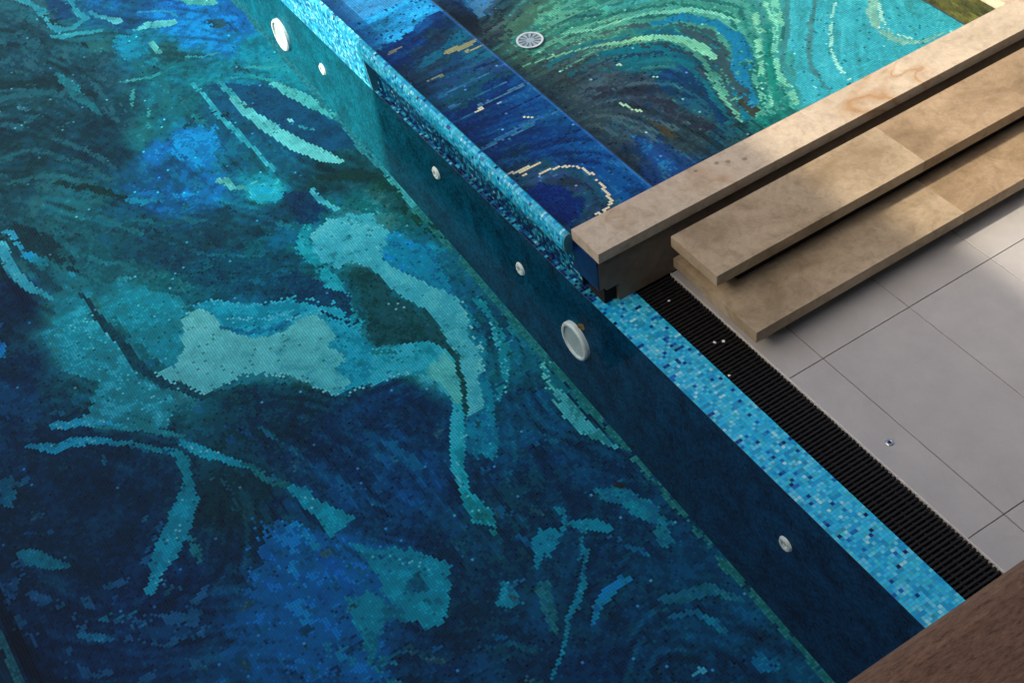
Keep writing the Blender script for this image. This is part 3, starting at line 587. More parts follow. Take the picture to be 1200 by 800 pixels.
# mosaic edge of the pool
PAL_EDGE = np.array([(30, 144, 180), (18, 124, 166), (54, 176, 212), (104, 206, 236), (46, 154, 172), (160, 224, 238), (8, 52, 104), (14, 84, 148), (40, 130, 150), (6, 34, 70)], float)
EDGE_P = np.array([.25, .20, .18, .14, .10, .035, .025, .03, .035, .005])
GE_SHADE = np.array([.80, .64, .60]); GE_SUN = np.array([2.3, 1.4, 1.1])
def edge_cols(x, y, z, boost=0, bright=1.0, dark=None):
    n = len(x); p = EDGE_P.copy(); p[3] += boost; p[5] += boost * .6; p /= p.sum()
    c = PAL_EDGE[rng.choice(len(PAL_EDGE), n, p=p)] * (1 + .14 * (rng.random((n, 1)) - .5))
    # pairs of equal tiles
    k = np.nonzero(rng.random(n - 1) < .12)[0]; c[k + 1] = c[k]
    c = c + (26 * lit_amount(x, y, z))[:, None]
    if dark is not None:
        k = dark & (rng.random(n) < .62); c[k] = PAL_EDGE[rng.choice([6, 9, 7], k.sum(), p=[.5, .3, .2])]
        c[dark] *= .8  # shade under the spill lip put into the tile colours
    return albedo(np.clip(c * bright, 3, 245), lit_amount(x, y, z), GE_SHADE, GE_SUN, .5)
EDGE_X0 = -2.64
e_s = box('edge_strip', PX0, PX1, 0.004, .24, -.12, -.0025, M_GROUT_L, pool)
nu = int((PX1 - EDGE_X0 + .2) / EP); u, v = grid_quads(nu, 12, EP, EG)
X, Y = u + EDGE_X0 - .2, v + .0015
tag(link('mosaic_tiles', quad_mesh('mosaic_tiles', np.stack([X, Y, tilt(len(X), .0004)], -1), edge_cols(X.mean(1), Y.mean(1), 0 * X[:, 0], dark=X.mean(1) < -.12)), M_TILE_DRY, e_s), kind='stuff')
# far edges of the pool, plain
box('edge_strip', PX0, PX1, PY0 - .24, PY0 - .004, -.12, 0, M_GROUT_L, pool)

# lights and inlets in the long wall
def disc_bm(r0, r1, y0, y1, seg=28, dome=0):
    """ring / disc proud of a wall whose face looks to -y"""
    bm = bmesh.new(); a = [2 * math.pi * i / seg for i in range(seg)]
    prof = [(r1, y0), (r1, y1 + .012), (r1 - .008, y1)] + ([(r0, y1)] if r0 > 0 else [])
    rings = [[bm.verts.new((r * math.cos(t), y, r * math.sin(t))) for t in a] for r, y in prof]
    for p, q in zip(rings, rings[1:]):
        for i in range(seg): bm.faces.new((p[i], p[(i + 1) % seg], q[(i + 1) % seg], q[i]))
    if r0 <= 0: bm.faces.new(rings[-1])
    else:
        inner = [bm.verts.new((r0 * math.cos(t), y1 + .02, r0 * math.sin(t))) for t in a]
        for i in range(seg): bm.faces.new((rings[-1][i], rings[-1][(i + 1) % seg], inner[(i + 1) % seg], inner[i]))
    bmesh.ops.recalc_face_normals(bm, faces=bm.faces); return bm
def wall_disc(x, z, r, depth, kind):
    bm = disc_bm(r * (.84 if kind == 'pool_light' else .45), r, 0, -depth)
    o = bm_obj(kind, bm, M_FIT, None); o.location = (x, 0, z); o.parent = pool
    bpy.context.view_layer.update(); o.matrix_parent_inverse = pool.matrix_world.inverted()
    bm = bmesh.new(); rr = r * (.84 if kind == 'pool_light' else .45)
    bmesh.ops.create_circle(bm, cap_ends=True, segments=28, radius=rr + .001, matrix=Matrix.Translation((0, -depth + .014, 0)) @ Matrix.Rotation(math.pi / 2, 4, 'X'))
    l = bm_obj('lens' if kind == 'pool_light' else 'nozzle', bm, M_LENS); l.parent = o
    return o
for x, z in ((-4.24, -.38), (-.30, -.455)): wall_disc(x, z, .128, .034, 'pool_light')
for x, z in ((-3.535, -.315), (-1.87, -.21), (-.89, -.325), (1.535, -.395)): wall_disc(x, z, .046, .014, 'water_inlet')

tag(sheet('water', [(PX0, PY0, -.006), (PX1, PY0, -.006), (PX1, 0, -.006), (PX0, 0, -.006)], M_WATER, None), kind='structure')

# ------------------------------------------------------------------ the raised spa
SX0, SX1, SY1 = -6.2, -.24, 3.22
BENCH_Z, SFLOOR_Z, SWATER_Z = .30, .15, .396
spa = tag(empty('spa_pool', (-2, 1.6, 0)), 'raised shallow spa pool with green and turquoise swirl mosaic behind stone coping', 'pool')
box('shell', SX0 - .15, SX1, .10, SY1 + .12, -.02, SFLOOR_Z - .02, M_VOID, spa)
s_floor = sheet('floor', [(SX0, .64, SFLOOR_Z - .003), (SX1, .64, SFLOOR_Z - .003), (SX1, SY1, SFLOOR_Z - .003), (SX0, SY1, SFLOOR_Z - .003)], M_GROUT, spa)
PAL_SPA = [(40, 50, 56), (44, 64, 70), (58, 86, 72), (30, 60, 110), (24, 50, 84), (30, 84, 98), (22, 96, 110), (28, 128, 160), (60, 150, 190), (40, 110, 92), (36, 140, 104), (70, 150, 110), (90, 168, 128), (140, 205, 140), (176, 222, 150),
           (70, 160, 150), (66, 178, 184), (90, 190, 190), (84, 140, 138), (60, 80, 90), (70, 64, 44)]
E_ = Mosaic(on_z(SFLOOR_Z), PAL_SPA, .45, .06); E_.hi = (90, 150, 130); E_.flow = .6
E_.b((560, 8, (64, 98, 150)), (535, 28, (42, 50, 54)), (580, 40, (46, 58, 62)), (600, 18, (42, 78, 78)), (640, 18, (70, 118, 88)), (600, 60, (58, 84, 66)), (690, 20, (54, 116, 108)), (650, 92, (46, 64, 66)), (720, 22, (60, 124, 116)), (700, 45, (72, 112, 98)), (640, 120, (46, 60, 64)),
     (700, 100, (46, 64, 78)), (750, 110, (40, 50, 70)), (770, 65, (26, 88, 100)), (800, 92, (24, 58, 88)), (840, 112, (32, 70, 94)), (720, 150, (44, 66, 80)), (760, 182, (34, 60, 104)), (800, 160, (38, 56, 62)), (845, 150, (32, 70, 82)), (772, 206, (30, 58, 108)), (690, 150, (48, 60, 64)), (735, 190, (46, 56, 68)),
     (870, 30, (80, 158, 122)), (900, 60, (50, 146, 110)), (880, 100, (34, 108, 92)), (905, 130, (32, 118, 96)), (922, 40, (72, 156, 132)), (940, 82, (72, 158, 150)), (960, 30, (78, 176, 178)), (1000, 50, (70, 182, 188)), (1050, 60, (70, 178, 184)), (1000, 90, (70, 178, 180)), (1090, 22, (78, 172, 174)), (1120, 28, (80, 170, 168)), (940, 108, (60, 160, 150)), (830, 5, (90, 160, 120)), (780, 5, (70, 150, 120)), (1060, -60, (78, 172, 174)), (800, -60, (70, 150, 120)), (600, -50, (50, 80, 80)), (520, -20, (60, 90, 120)))
E_.poly([(926, -40), (1200, -40), (1140, 30), (985, 112), (940, 124), (930, 80)], (74, 176, 182), (70, 176, 184), jit=.02)
arc_in = np.array([(668, 92), (706, 72), (745, 64), (778, 63), (803, 76), (824, 102), (848, 145)], float)
arc_out = np.array([(596, 50), (640, 18), (715, -8), (800, -22), (880, -8), (908, 50), (938, 122)], float)
arc_cols = [(26, 60, 92), (24, 92, 108), (40, 60, 76), (96, 150, 112), (54, 92, 92), (28, 116, 146), (44, 124, 132), (70, 96, 92), (84, 156, 120), (44, 112, 92), (110, 182, 134), (42, 132, 102), (78, 158, 124), (50, 128, 112), (98, 176, 140), (60, 148, 128), (66, 152, 142)]
for k_, c_ in enumerate(arc_cols):
    t_ = k_ / (len(arc_cols) - 1); A_ = arc_in * (1 - t_) + arc_out * t_
    c0_ = tuple(.55 * x + .45 * y for x, y in zip(c_, (48, 62, 66)))
    E_.line(A_, [4, 5, 6, 7, 7, 8, 8], c0_, c_, jit=.02, dens=.82)
E_.line([(575, 0), (560, 14), (548, 4)], [20, 16, 8], (70, 104, 160), jit=.04, dens=.8)
E_.line([(530, 22), (555, 40), (580, 30), (590, 10)], [14, 14, 10, 6], (38, 42, 46), jit=.05, dens=.8)
E_.line([(590, 45), (610, 30), (625, 12), (640, 0)], [16, 18, 16, 10], (66, 104, 76), jit=.05, dens=.8)
E_.line([(632, 25), (645, 18), (652, 5)], [10, 12, 10], (82, 140, 108), jit=.04, dens=.8)
E_.line([(655, 25), (690, 18), (730, 18)], [4, 5, 3], (40, 84, 90), jit=.03, dens=.7)
E_.line([(660, 48), (700, 44), (740, 32)], [8, 10, 6], (80, 124, 96), jit=.03, dens=.7)
E_.line([(610, 78), (650, 66), (690, 56), (704, 53)], [2, 3, 3, 4], (116, 152, 104), jit=.008)
E_.line([(704, 53), (740, 48), (770, 43), (796, 46), (818, 55), (840, 70)], [4, 6, 9, 13, 14, 6], (124, 168, 116), (156, 208, 128), jit=.012)
E_.line([(660, 40), (700, 34), (740, 21), (770, 15), (810, 11), (838, 16), (866, 26)], [3, 5, 5, 7, 8, 5, 3], (100, 160, 124), (146, 208, 156), jit=.012)
E_.line([(700, 12), (735, 5), (765, -2)], [3, 8, 8], (64, 158, 148), jit=.02, dens=.8)
E_.line([(762, 28), (800, 22), (838, 26), (862, 42), (870, 66), (866, 92), (880, 122)], [5, 13, 13, 17, 18, 20, 12], (28, 122, 156), (36, 126, 160), jit=.02, dens=.85)
E_.line([(800, 36), (835, 52), (850, 80), (868, 108), (876, 126)], [6, 12, 13, 12, 6], (62, 88, 88), jit=.02, dens=.8)
E_.line([(704, 62), (745, 57), (775, 58), (802, 70), (818, 90)], [6, 10, 10, 10, 6], (24, 92, 108), jit=.025, dens=.8)
E_.line([(700, 80), (740, 78), (770, 84)], [6, 8, 8], (22, 88, 98), jit=.03, dens=.6)
E_.line([(690, 110), (740, 104), (770, 112), (800, 140), (830, 150)], [10, 12, 12, 14, 12], (42, 46, 64), jit=.05, dens=.7)
E_.line([(884, 16), (892, 45), (889, 75), (894, 100), (904, 122)], [6, 7, 6, 8, 8], (156, 204, 132), (150, 205, 140), jit=.015, dens=.55)
E_.line([(908, -2), (912, 25), (908, 60), (910, 86), (924, 104), (936, 122)], [8, 8, 7, 7, 6, 5], (140, 206, 148), jit=.012, dens=.8)
E_.line([(897, 3), (904, 22)], [5, 5], (150, 214, 150), jit=.01)
E_.line([(900, 30), (900, 70), (908, 110)], [6, 7, 8], (34, 136, 102), jit=.015, dens=.9)
E_.line([(846, 80), (860, 106), (872, 126), (892, 142)], [6, 7, 7, 6], (120, 156, 100), jit=.015, dens=.38)
E_.line([(868, 118), (880, 134)], [10, 10], (66, 58, 48), jit=.03, dens=.7)
E_.line([(924, -2), (922, 40), (919, 76)], [7, 7, 6], (66, 138, 138), jit=.012)
E_.line([(956, -2), (951, 28), (947, 58), (950, 80), (964, 98), (976, 108)], [4, 4, 4, 5, 4, 4], (78, 136, 136), jit=.008)
E_.line([(978, 4), (974, 20), (973, 42), (974, 60), (981, 76), (989, 86), (996, 94)], [3, 3, 3, 3, 4, 4, 3], (206, 232, 216), jit=.004, dens=.62)
E_.line([(1024, -4), (1022, 14), (1030, 32), (1044, 44), (1060, 50), (1084, 49), (1104, 40)], [8, 9, 9, 11, 9, 6, 4], (170, 180, 160), (150, 172, 156), jit=.008, dens=.85)
E_.line([(1030, 4), (1032, 20), (1040, 32), (1056, 42), (1076, 47)], [3, 3, 3, 3, 3], (226, 236, 222), jit=.004, dens=.7)
E_.line([(725, 121), (733, 124), (742, 128), (753, 131)], [2.6, 3, 3, 2.6], (196, 200, 150), jit=.003)
E_.line([(725, 76), (728, 76)], 3, (190, 210, 190), jit=.002); E_.line([(767, 90), (769, 90)], 3, (170, 220, 200), jit=.002)
E_.line([(760, 142), (774, 150), (786, 160)], [4, 9, 7], (72, 60, 36), jit=.02, dens=.8)
E_.line([(745, 160), (765, 178), (788, 198)], [6, 13, 12], (34, 76, 138), jit=.02)
nu = int((SX1 - SX0) / PITCH); nv = int((SY1 - .65) / PITCH)
u, v = grid_quads(nu, nv, PITCH, GAP); X, Y = u + SX0, v + .652
cx, cy = X.mean(1), Y.mean(1); z0 = np.full(len(cx), SFLOOR_Z)
def minty(c):
    d = np.clip(c[:, 1] - c[:, 2], 0, None); c = c.copy(); c[:, 2] += .42 * d; c[:, 0] -= .22 * np.clip(c[:, 0] - .5 * c[:, 1], 0, None) * (d > 0); return c
GS_SHADE = np.array([.55, .58, .60]); GS_SUN = np.array([1.95, 1.46, 1.2])
tag(link('mosaic_tiles', quad_mesh('mosaic_tiles', np.stack([X, Y, SFLOOR_Z + tilt(len(X), .0003)], -1), albedo(minty(E_.colour(cx, cy, 200)), lit_amount(cx, cy, z0), GS_SHADE, GS_SUN)), M_TILE_WET, s_floor), kind='stuff')

# blue ledge along the spill edge
box('bench_base', SX0, SX1, .10, .649, SFLOOR_Z - .01, BENCH_Z - .0135, M_VOID, spa)
bench = box('bench', SX0, SX1, .0015, .65, BENCH_Z - .013, BENCH_Z - .003, M_GROUT, spa)
PAL_B = [(14, 34, 104), (16, 44, 126), (22, 60, 150), (40, 84, 160), (34, 48, 88), (30, 62, 104), (24, 90, 112), (60, 110, 150), (118, 126, 96), (230, 226, 196), (70, 168, 212), (110, 196, 226), (40, 130, 200), (130, 190, 230), (40, 40, 80)]
Bm = Mosaic(on_z(BENCH_Z), PAL_B, .6, .08); Bm.hi = (50, 90, 140); Bm.flow = .4
Bm.b((455, 70, (18, 44, 124)), (480, 50, (18, 44, 122)), (500, 30, (20, 66, 160)), (475, 90, (36, 42, 90)), (500, 70, (34, 44, 92)), (520, 45, (30, 44, 92)), (530, 25, (24, 54, 122)), (520, 90, (30, 66, 96)), (560, 60, (30, 84, 104)), (580, 80, (36, 66, 106)), (540, 110, (30, 58, 108)), (590, 105, (18, 44, 118)),
     (560, 140, (16, 40, 112)), (620, 120, (20, 52, 130)), (600, 150, (22, 50, 122)), (650, 135, (26, 66, 146)), (640, 165, (18, 46, 126)), (590, 180, (20, 44, 104)), (690, 165, (22, 60, 148)), (720, 195, (22, 62, 150)), (740, 215, (24, 60, 150)), (640, 215, (44, 56, 92)), (670, 215, (48, 60, 92)), (650, 240, (18, 32, 112)), (620, 222, (40, 52, 92)), (690, 250, (46, 58, 96)), (700, 195, (20, 50, 134)),
     (410, 40, (70, 170, 214)), (440, 10, (110, 180, 226)), (420, -20, (110, 180, 226)), (380, -10, (96, 190, 220)), (470, 10, (64, 172, 220)))
Bm.line([(494, 78), (520, 58), (545, 40), (562, 34)], [8, 13, 14, 8], (24, 78, 106), jit=.02, dens=.85)
Bm.line([(524, 63), (545, 54), (560, 44)], [3, 7, 3], (118, 122, 92), jit=.012); Bm.line([(546, 60), (568, 52)], [4, 4], (140, 146, 112), jit=.008)
Bm.line([(455, 64), (470, 56)], [3, 3], (100, 100, 100), jit=.006)
Bm.line([(500, 94), (518, 88)], [3, 4], (90, 112, 110), jit=.006, dens=.8)
for x, y, l in ((520, 108, 70), (560, 92, 70), (590, 110, 60), (570, 75, 40), (610, 150, 90), (640, 138, 60), (600, 128, 80), (660, 160, 60), (540, 140, 50), (580, 168, 60), (500, 118, 40), (560, 112, 60), (545, 100, 60)):
    Bm.line([(x - l / 2, y + l * .24), (x + l / 2, y - l * .24)], random.uniform(2, 5), random.choice([(40, 88, 134), (34, 74, 122), (44, 92, 140), (16, 34, 88), (60, 104, 140)]), jit=.012, dens=.7)
Bm.line([(557, 131), (566, 126)], 3.4, (220, 226, 210), jit=.003); Bm.line([(583, 121), (588, 119)], 2.6, (130, 170, 210), jit=.003)
Bm.line([(614, 137), (626, 138)], 2.8, (190, 200, 170), jit=.003)
Bm.line([(596, 204), (612, 200), (630, 192)], [4, 6, 5], (196, 190, 160), jit=.006)
Bm.line([(612, 206), (618, 204)], 3, (220, 215, 190), jit=.003)
Bm.line([(634, 204), (640, 199), (660, 194), (678, 195), (696, 204)], 3.2, (226, 222, 196), jit=.008, dens=.86)
Bm.line([(699, 209), (708, 219), (714, 229), (717, 237), (712, 244), (700, 251)], 4.0, (226, 222, 196), jit=.008, dens=.9)
Bm.poly([(606, 226), (632, 212), (660, 218), (676, 236), (684, 256), (660, 262), (630, 246)], (20, 34, 116), jit=.03)
nu = int((SX1 - SX0) / PITCH); nv = int(.648 / PITCH); u, v = grid_quads(nu, nv, PITCH, GAP); X, Y = u + SX0, v + .002
cx, cy = X.mean(1), Y.mean(1); bc = Bm.colour(cx, cy, 300); k = bc[:, 2] > 1.7 * bc[:, 1]; bc[k] *= np.array([[.9, 1.15, .84]])
far = cx < -2.60 - .22 * cy + .01 * np.round(6 * fbm(cx * .4, cy, 14, 303))
nn = far.sum(); bc[far] = np.array([[44, 150, 204]]) * (1 + .5 * fbm(cx[far] * 3, cy[far] * .7, 6, 311)[:, None] + .25 * (rng.random((nn, 1)) - .5)); k = far & (rng.random(len(cx)) < .05); bc[k] *= .5
k = far & (cx < -3.0); bc[k] = .5 * bc[k] + .5 * np.array([[104, 176, 228]])  # lavender of the mirrored sky mixed into the far tile colours
k = cy > .65 - .03; bc[k] = bc[k] * .5 + np.array([[50, 100, 175]]) * .5
tag(link('mosaic_tiles', quad_mesh('mosaic_tiles', np.stack([X, Y, BENCH_Z + tilt(len(X), .0003)], -1), albedo(np.clip(bc, 2, 250), lit_amount(cx, cy, np.full(len(cx), BENCH_Z)), GS_SHADE, GS_SUN)), M_TILE_WET, bench), kind='stuff')

# end wall of the spa in olive mosaic
e_w = box('end_wall', SX0, SX1, SY1 + .003, SY1 + .12, SFLOOR_Z - .02, .381, M_GROUT, spa)
nu = int((SX1 - SX0) / PITCH); nv = int((.381 - SFLOOR_Z) / PITCH); u, v = grid_quads(nu, nv, PITCH, GAP); u = u[:, ::-1]; v = v[:, ::-1]
X, Z = SX0 + u, SFLOOR_Z + v; nn = len(X)
c = np.array([[112, 96, 44]]) * (1 + .7 * fbm(X.mean(1) * .6, Z.mean(1) * 3, 9, 401)[:, None] + .2 * (rng.random((nn, 1)) - .5))
tag(link('mosaic_tiles', quad_mesh('mosaic_tiles', np.stack([X, np.full_like(X, SY1), Z], -1)[:, ::-1], albedo(np.clip(c, 2, 240), np.ones(nn), GS_SHADE, GS_SUN)), M_TILE_WET, e_w), kind='stuff')
box('end_wall', SX0 - .15, SX0, .02, SY1 + .12, -.02, .381, M_GROUT, spa)
tag(sheet('spa_water', [(SX0, -.0, SWATER_Z), (SX1 - .0, -.0, SWATER_Z), (SX1, SY1, SWATER_Z), (SX0, SY1, SWATER_Z)], M_WATER2, None), kind='structure')

# spill edge: a rounded mosaic lip along the pool
M_LIP = plain('lip_body', (.05, .24, .34), .5, .4)
def lip(name, x0, x1, prof, boost, bright, parent):
    P = np.array(prof, float); d = np.r_[0, np.cumsum(np.linalg.norm(np.diff(P, axis=0), axis=1))]
    n = int(d[-1] / EP); s = np.linspace(0, d[-1], n + 1); Y_ = np.interp(s, d, P[:, 0]); Z_ = np.interp(s, d, P[:, 1])
    dn = np.stack([-np.gradient(Z_), np.gradient(Y_)], 1); dn /= np.linalg.norm(dn, axis=1)[:, None]
    bm = bmesh.new(); a = [bm.verts.new((x0, y, z)) for y, z in P]; b = [bm.verts.new((x1, y, z)) for y, z in P]
    for i in range(len(P)): j = (i + 1) % len(P); bm.faces.new((a[i], a[j], b[j], b[i]))
    bm.faces.new(a[::-1]); bm.faces.new(b); bmesh.ops.recalc_face_normals(bm, faces=bm.faces)
    o = bm_obj(name, bm, M_LIP, parent)
    c0 = P.mean(0); sgn = 1 if np.mean(np.sum(dn * (np.stack([Y_, Z_], 1) - c0), axis=1)) > 0 else -1; dn *= sgn * .003
    nx = int((x1 - x0) / EP); i, j = np.meshgrid(np.arange(nx), np.arange(n), indexing='ij'); i = i.reshape(-1); j = j.reshape(-1)
    g = EG / 2; fa = g / EP
    X = np.stack([x0 + i * EP + g, x0 + (i + 1) * EP - g, x0 + (i + 1) * EP - g, x0 + i * EP + g], 1)
    def at(A, f): return A[j] * (1 - f) + A[j + 1] * f
    YY = Y_ + dn[:, 0]; ZZ = Z_ + dn[:, 1]
    Yq = np.stack([at(YY, fa), at(YY, fa), at(YY, 1 - fa), at(YY, 1 - fa)], 1); Zq = np.stack([at(ZZ, fa), at(ZZ, fa), at(ZZ, 1 - fa), at(ZZ, 1 - fa)], 1)
    q = np.stack([X, Yq + tilt(len(X), .0004), Zq + tilt(len(X), .0004)], -1)
    tag(link('mosaic_tiles', quad_mesh('mosaic_tiles', q, edge_cols(X.mean(1), Yq.mean(1), Zq.mean(1), boost, bright)), M_TILE_DRY, o), kind='stuff'); return o
lip('spill_edge', EDGE_X0, -.2575, [(.0, .385), (-.003, .412), (-.012, .420), (-.030, .420), (-.044, .410), (-.052, .388), (-.055, .352), (-.051, .315), (-.043, .290), (-.030, .277), (.0, .277)], .0, .94, spa)
lip('spill_edge', SX0, EDGE_X0, [(.0, .385), (-.003, .412), (-.012, .420), (-.028, .418), (-.036, .40), (-.036, .36), (-.022, .20), (-.006, .02), (-.004, .001), (.05, .001), (.05, .28)], .10, 1.0, spa)
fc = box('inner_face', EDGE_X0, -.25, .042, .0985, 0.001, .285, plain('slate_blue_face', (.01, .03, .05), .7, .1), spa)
u, v = grid_quads(int((-.25 - EDGE_X0) / EP), 14, EP, EG); X = EDGE_X0 + u; Z = .28 - v
tag(link('mosaic_tiles', quad_mesh('mosaic_tiles', np.stack([X, np.full_like(X, .039), Z], -1)[:, ::-1], edge_cols(X.mean(1), 0 * X[:, 0], Z.mean(1), dark=X.mean(1) < 9) * .6), M_TILE_DRY, fc), kind='stuff')  # tiles coloured darker still for the shade below the overhanging lip

# drain cover on the spa floor
dr = bm_obj('drain_cover', (lambda bm: (bmesh.ops.create_circle(bm, cap_ends=True, segments=36, radius=.088), bm)[1])(bmesh.new()), M_STEEL, None)
dr.data.materials.clear(); dr.data.materials.append(plain('drain_grey', (.42, .50, .56), .5, .3))
dr.location = (-2.225, .993, SFLOOR_Z + .012); dr.parent = spa; bpy.context.view_layer.update(); dr.matrix_parent_inverse = spa.matrix_world.inverted()
bm = bmesh.new(); seg = 36
for (r0, r1) in ((.078, .092),):
    for i in range(seg):
        a0, a1 = 2 * math.pi * i / seg, 2 * math.pi * (i + 1) / seg
        bm.faces.new([bm.verts.new((r * math.cos(t), r * math.sin(t), .006)) for r, t in ((r0, a0), (r1, a0), (r1, a1), (r0, a1))])
bmesh.ops.remove_doubles(bm, verts=bm.verts, dist=1e-5)
rim = bm_obj('rim', bm, plain('drain_white', (.75, .80, .84), .4, .4)); rim.parent = dr
slot = bpy.data.meshes.new('slot'); slot.from_pydata([(.028, -.003, .003), (.076, -.008, .003), (.076, .008, .003), (.028, .003, .003)], [], [(0, 1, 2, 3)]); slot.materials.append(plain('drain_slot', (.12, .18, .24), .6, .2))
for i in range(12):
    o = bpy.data.objects.new('slot', slot); COL.objects.link(o); o.parent = dr; o.rotation_euler.z = 2 * math.pi * (i + .5) / 12

# ------------------------------------------------------------------ stone wall of the spa with its coping
wall = tag(empty('stone_wall', (-.13, 1.6, 0)), 'low sandstone wall with pale tan coping between spa and steps', 'wall')
CT = .451
box('coping_slab', -.253, 0, -.004, 1.5795, .381, CT, stone_c, wall, .002)
box('coping_slab', -.253, 0, 1.5805, 3.9, .381, CT, stone_c, wall, .002)
box('coping_slab', SX0 - .2, -.255, SY1 - .02, SY1 + .26, .381, CT - .001, stone_c, wall, .002)
bm = bmesh.new()
prof = [(.012, .152), (.052, .152), (.052, .128), (.135, .128), (.135, .001), (3.9, .001), (3.9, .380), (.012, .380)]
fa = [bm.verts.new((-.032, y, z)) for y, z in prof]; ba = [bm.verts.new((-.236, y, z)) for y, z in prof]
for i in range(len(prof)): j = (i + 1) % len(prof); bm.faces.new((fa[i], ba[i], ba[j], fa[j]))
bm.faces.new(fa); bm.faces.new(ba[::-1]); bmesh.ops.recalc_face_normals(bm, faces=bm.faces)
bm_obj('wall_face', bm, stone_w, wall)
box('notch_shade', -.20, -.06, .054, .133, .002, .126, M_VOID, wall)  # dark box put in to paint the shade inside the notch
b_end = box('blue_end', -.262, -.034, .004, .0118, .150, .379, plain('cobalt_grout', (.012, .03, .10), .5, .4), wall)
u, v = grid_quads(13, 13, PITCH, GAP); X = -.036 - u; Z = .376 - v; nn = len(X)
c = np.array([[10, 30, 62]]) * (1 + .5 * fbm(X.mean(1), Z.mean(1), 25, 501)[:, None] + .25 * (rng.random((nn, 1)) - .5))
tag(link('mosaic_tiles', quad_mesh('mosaic_tiles', np.stack([X, np.full_like(X, .001), Z], -1), albedo(np.clip(c, 2, 240), np.zeros(nn), GE_SHADE * .7, GE_SUN)), M_TILE_DRY, b_end), kind='stuff')

# ------------------------------------------------------------------ steps
steps = tag(empty('stone_steps', (.4, 1.9, 0)), 'pair of floating travertine steps against the low stone wall', 'steps')
box('upper_tread', .078, .468, .409, 1.8485, .324, .398, stone_s, steps, .002)
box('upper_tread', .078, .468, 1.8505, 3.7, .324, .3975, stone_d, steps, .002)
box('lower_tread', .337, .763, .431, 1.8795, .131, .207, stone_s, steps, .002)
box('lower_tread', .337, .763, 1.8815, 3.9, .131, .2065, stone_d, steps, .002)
box('back_slab', .045, .334, .447, 3.7, .125, .192, stone_s, steps, .003)
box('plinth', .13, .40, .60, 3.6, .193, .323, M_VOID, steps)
box('plinth', .13, .66, .60, 3.8, .001, .124, M_VOID, steps)  # both plinths coloured near black to paint the shade below the treads

# ------------------------------------------------------------------ overflow channel and grating
channel = tag(box('overflow_channel', -.03, PX1, .2395, .4795, -.20, -.055, M_VOID), kind='structure')
grate = tag(empty('drain_grating', (1.5, .36, -.03)), 'black slatted drain grating between blue mosaic edge and grey paving', 'grating')
slat_bm = bmesh.new(); add_box(slat_bm, -.007, .007, .2425, .4765, -.030, -.006, .003, 1)
slat_me = bpy.data.meshes.new('slat'); slat_bm.to_mesh(slat_me); slat_bm.free(); slat_me.materials.append(M_BLACK)
SLAT = .0255
inv = Matrix.Translation((-1.5, -.36, .03))
for i in range(int((PX1 + .02) / SLAT)):
    o = bpy.data.objects.new('slat', slat_me); COL.objects.link(o); o.parent = grate; o.matrix_parent_inverse = inv
    o.location = (-.018 + i * SLAT, 0, random.uniform(-.001, .001)); o.rotation_euler.x = random.uniform(-.004, .004)
for y in (.30, .36, .42): box('rod', -.03, PX1, y - .004, y + .004, -.034, -.016, M_BLACK, grate)

# ------------------------------------------------------------------ paving
pave = tag(box('pavement', -.03, 8, .482, 6.9, -.10, -.006, M_JOINT), kind='structure')
xs = [-.0285, .9666, 2.1995, 3.4324, 4.6653, 5.9]; ys = [.4845, .7123, 1.31, 1.9071, 2.504, 3.101, 3.698, 4.295, 4.892, 5.489]
J = .0026
for a, b in zip(xs, xs[1:]):
    for c0, c1 in zip(ys, ys[1:]):
        o = box('paving_tile', a + J, b - J, c0 + (J if c0 > .5 else 0), c1 - J, -.008, 0 + random.uniform(-.0006, .0006), M_PAVE, pave, .0012, 1)
for nm, x0, x1, y0, y1 in (('pavement', PX0 - .5, PX1, PY0 - 2.1, PY0 - .241), ('pavement', SX0 - 3.6, -.031, SY1 + .27, 7.05), ('pavement', SX0 - 3.6, SX0 - .21, .241, SY1 + .269),
                           ('pavement', PX0 - .5, PX0 - .001, PY0 - .24, .24), ('pavement', PX1 + .001, 8, -5.5, .4818)):
    tag(box(nm, x0, x1, y0, y1, -.10, -.003, M_PAVE), kind='structure')
box('edge_trim', -.0285, PX1, .4795, .4842, -.05, .0008, M_TRIM, pave)

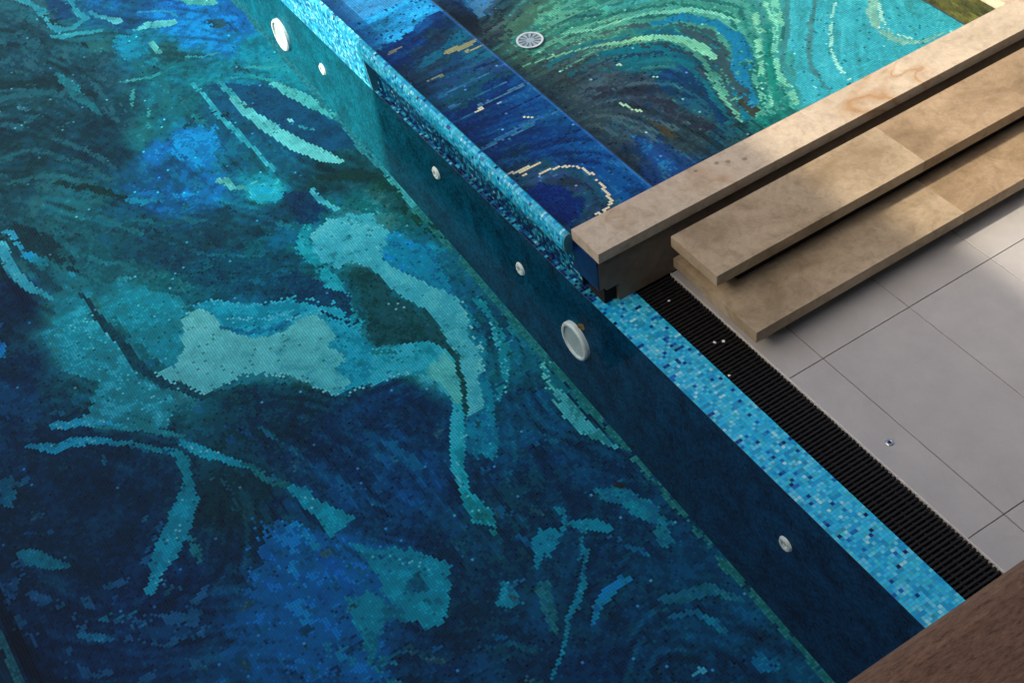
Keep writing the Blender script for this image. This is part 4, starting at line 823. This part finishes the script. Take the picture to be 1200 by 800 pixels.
# small things
bm = bmesh.new(); seg = 24
prof = [(.0, .001), (.008, .001), (.0085, .004), (.019, .004), (.021, .0012)]
rings = [[bm.verts.new((max(r, .0003) * math.cos(2 * math.pi * i / seg), max(r, .0003) * math.sin(2 * math.pi * i / seg), z)) for i in range(seg)] for r, z in prof]
for p, q in zip(rings, rings[1:]):
    for i in range(seg): bm.faces.new((p[i], p[(i + 1) % seg], q[(i + 1) % seg], q[i]))
cap = tag(bm_obj('deck_socket', bm, M_STEEL, None, True), 'small round steel socket set in the grey paving', 'socket')
cap.location = (1.577, .595, 0)
bm = bmesh.new(); bmesh.ops.create_circle(bm, cap_ends=True, segments=20, radius=.0088, matrix=Matrix.Translation((0, 0, .0035)))
h = bm_obj('hole', bm, M_HOLE); h.parent = cap
def leaf(name, loc, rz, l, w, col, label):
    bm = bmesh.new(); n = 9; L, Rr, Cc = [], [], []
    for i in range(n):
        t = i / (n - 1); x = (t - .5) * l; hw = w * math.sin(math.pi * min(.98, max(.02, t)) ** .85) / 2; z = .004 * math.sin(t * 5)
        Cc.append(bm.verts.new((x, 0, z + .001))); L.append(bm.verts.new((x, hw, z + .004))); Rr.append(bm.verts.new((x, -hw, z + .003)))
    for i in range(n - 1):
        bm.faces.new((Cc[i], Cc[i + 1], L[i + 1], L[i])); bm.faces.new((Rr[i], Rr[i + 1], Cc[i + 1], Cc[i]))
    o = bm_obj(name, bm, plain('leaf_' + name, col, .6, .3)); o.location = loc; o.rotation_euler = (0, 0, rz)
    return tag(o, label, 'leaf')
lp = on_floor(np.array([726.]), np.array([569.]))[0]
leaf('leaf', (lp[0], lp[1], floor_z(lp[0]) + .004), .9, .085, .042, (.012, .012, .010), 'dark dead leaf lying on the mosaic pool floor')
lw = on_z(-.004)(np.array([681.]), np.array([383.5]))[0]
leaf('leaf', (lw[0], lw[1], -.004), .1, .055, .034, (.10, .075, .02), 'small brown leaf floating above the round pool light')
for (px, py, r), lb in zip(((837.5, 401.5, .0085), (848, 400, .010), (854.5, 440, .0075), (784, 352.5, .007)),
                    ('small white pebble on the black grating, darker of a close pair', 'largest white pebble on the black grating beside lower step', 'white pebble on grating right against the mosaic edge', 'tiny white pebble on grating near the stone wall')):
    p = on_z(.0)(np.array([px]), np.array([py]))[0]
    bm = bmesh.new(); bmesh.ops.create_icosphere(bm, subdivisions=2, radius=r)
    for v_ in bm.verts: v_.co = v_.co * (1 + random.uniform(-.18, .18)); v_.co.z *= .7
    o = tag(bm_obj('pebble', bm, M_WHITE, None, True), lb, 'pebble'); o.location = (p[0], p[1], .001)

# ------------------------------------------------------------------ balcony rail the picture is taken over
rail = tag(empty('balcony_railing', (4.2, -2.4, 3.7)), 'brown wooden balcony handrail above the pool', 'railing')
RZ = 4.75
RX = 4.153
bm = bmesh.new(); add_box(bm, RX, RX + .15, -5.2, 1.6, RZ - .06, RZ, .016, 4)
bm_obj('handrail', bm, M_RAIL, rail)
for y in np.arange(-5.0, 1.6, 1.3): box('post', RX + .055, RX + .095, y - .02, y + .02, 3.70, RZ - .058, M_STEEL, rail)

# ------------------------------------------------------------------ the house whose shade lies over the pool
M_BROWN = plain('brown_render', (.22, .18, .14), .9, .2)
house = tag(empty('house', (2, -7, 0)), 'pale rendered house with flat roof and balcony beside the pool', 'house')
HY = -5.6; HH = (1.88 - HY) / SUN_DY; HX = -2.68 + SUN_DX / SUN_DY * HY
box('wall', HX + .02, 10, -10, HY - .02, -.05, HH - .2, M_RENDER, house)
box('roof', HX, 10.2, -10.2, HY, HH - .198, HH, M_CONC, house)
box('balcony_floor', 4.12, 5.498, -5.45, 8, 3.5, 3.698, M_CONC, house)
box('added_shade_roof', 3.9, 10, -10, 8, 6.6, 6.8, M_CONC, house)  # unseen roof added to keep the sun off the handrail
box('wall', 5.5, 10, -5.5, 8, -.05, 6.59, M_BROWN, house)  # unseen house wing, set close and dark to shade the step fronts
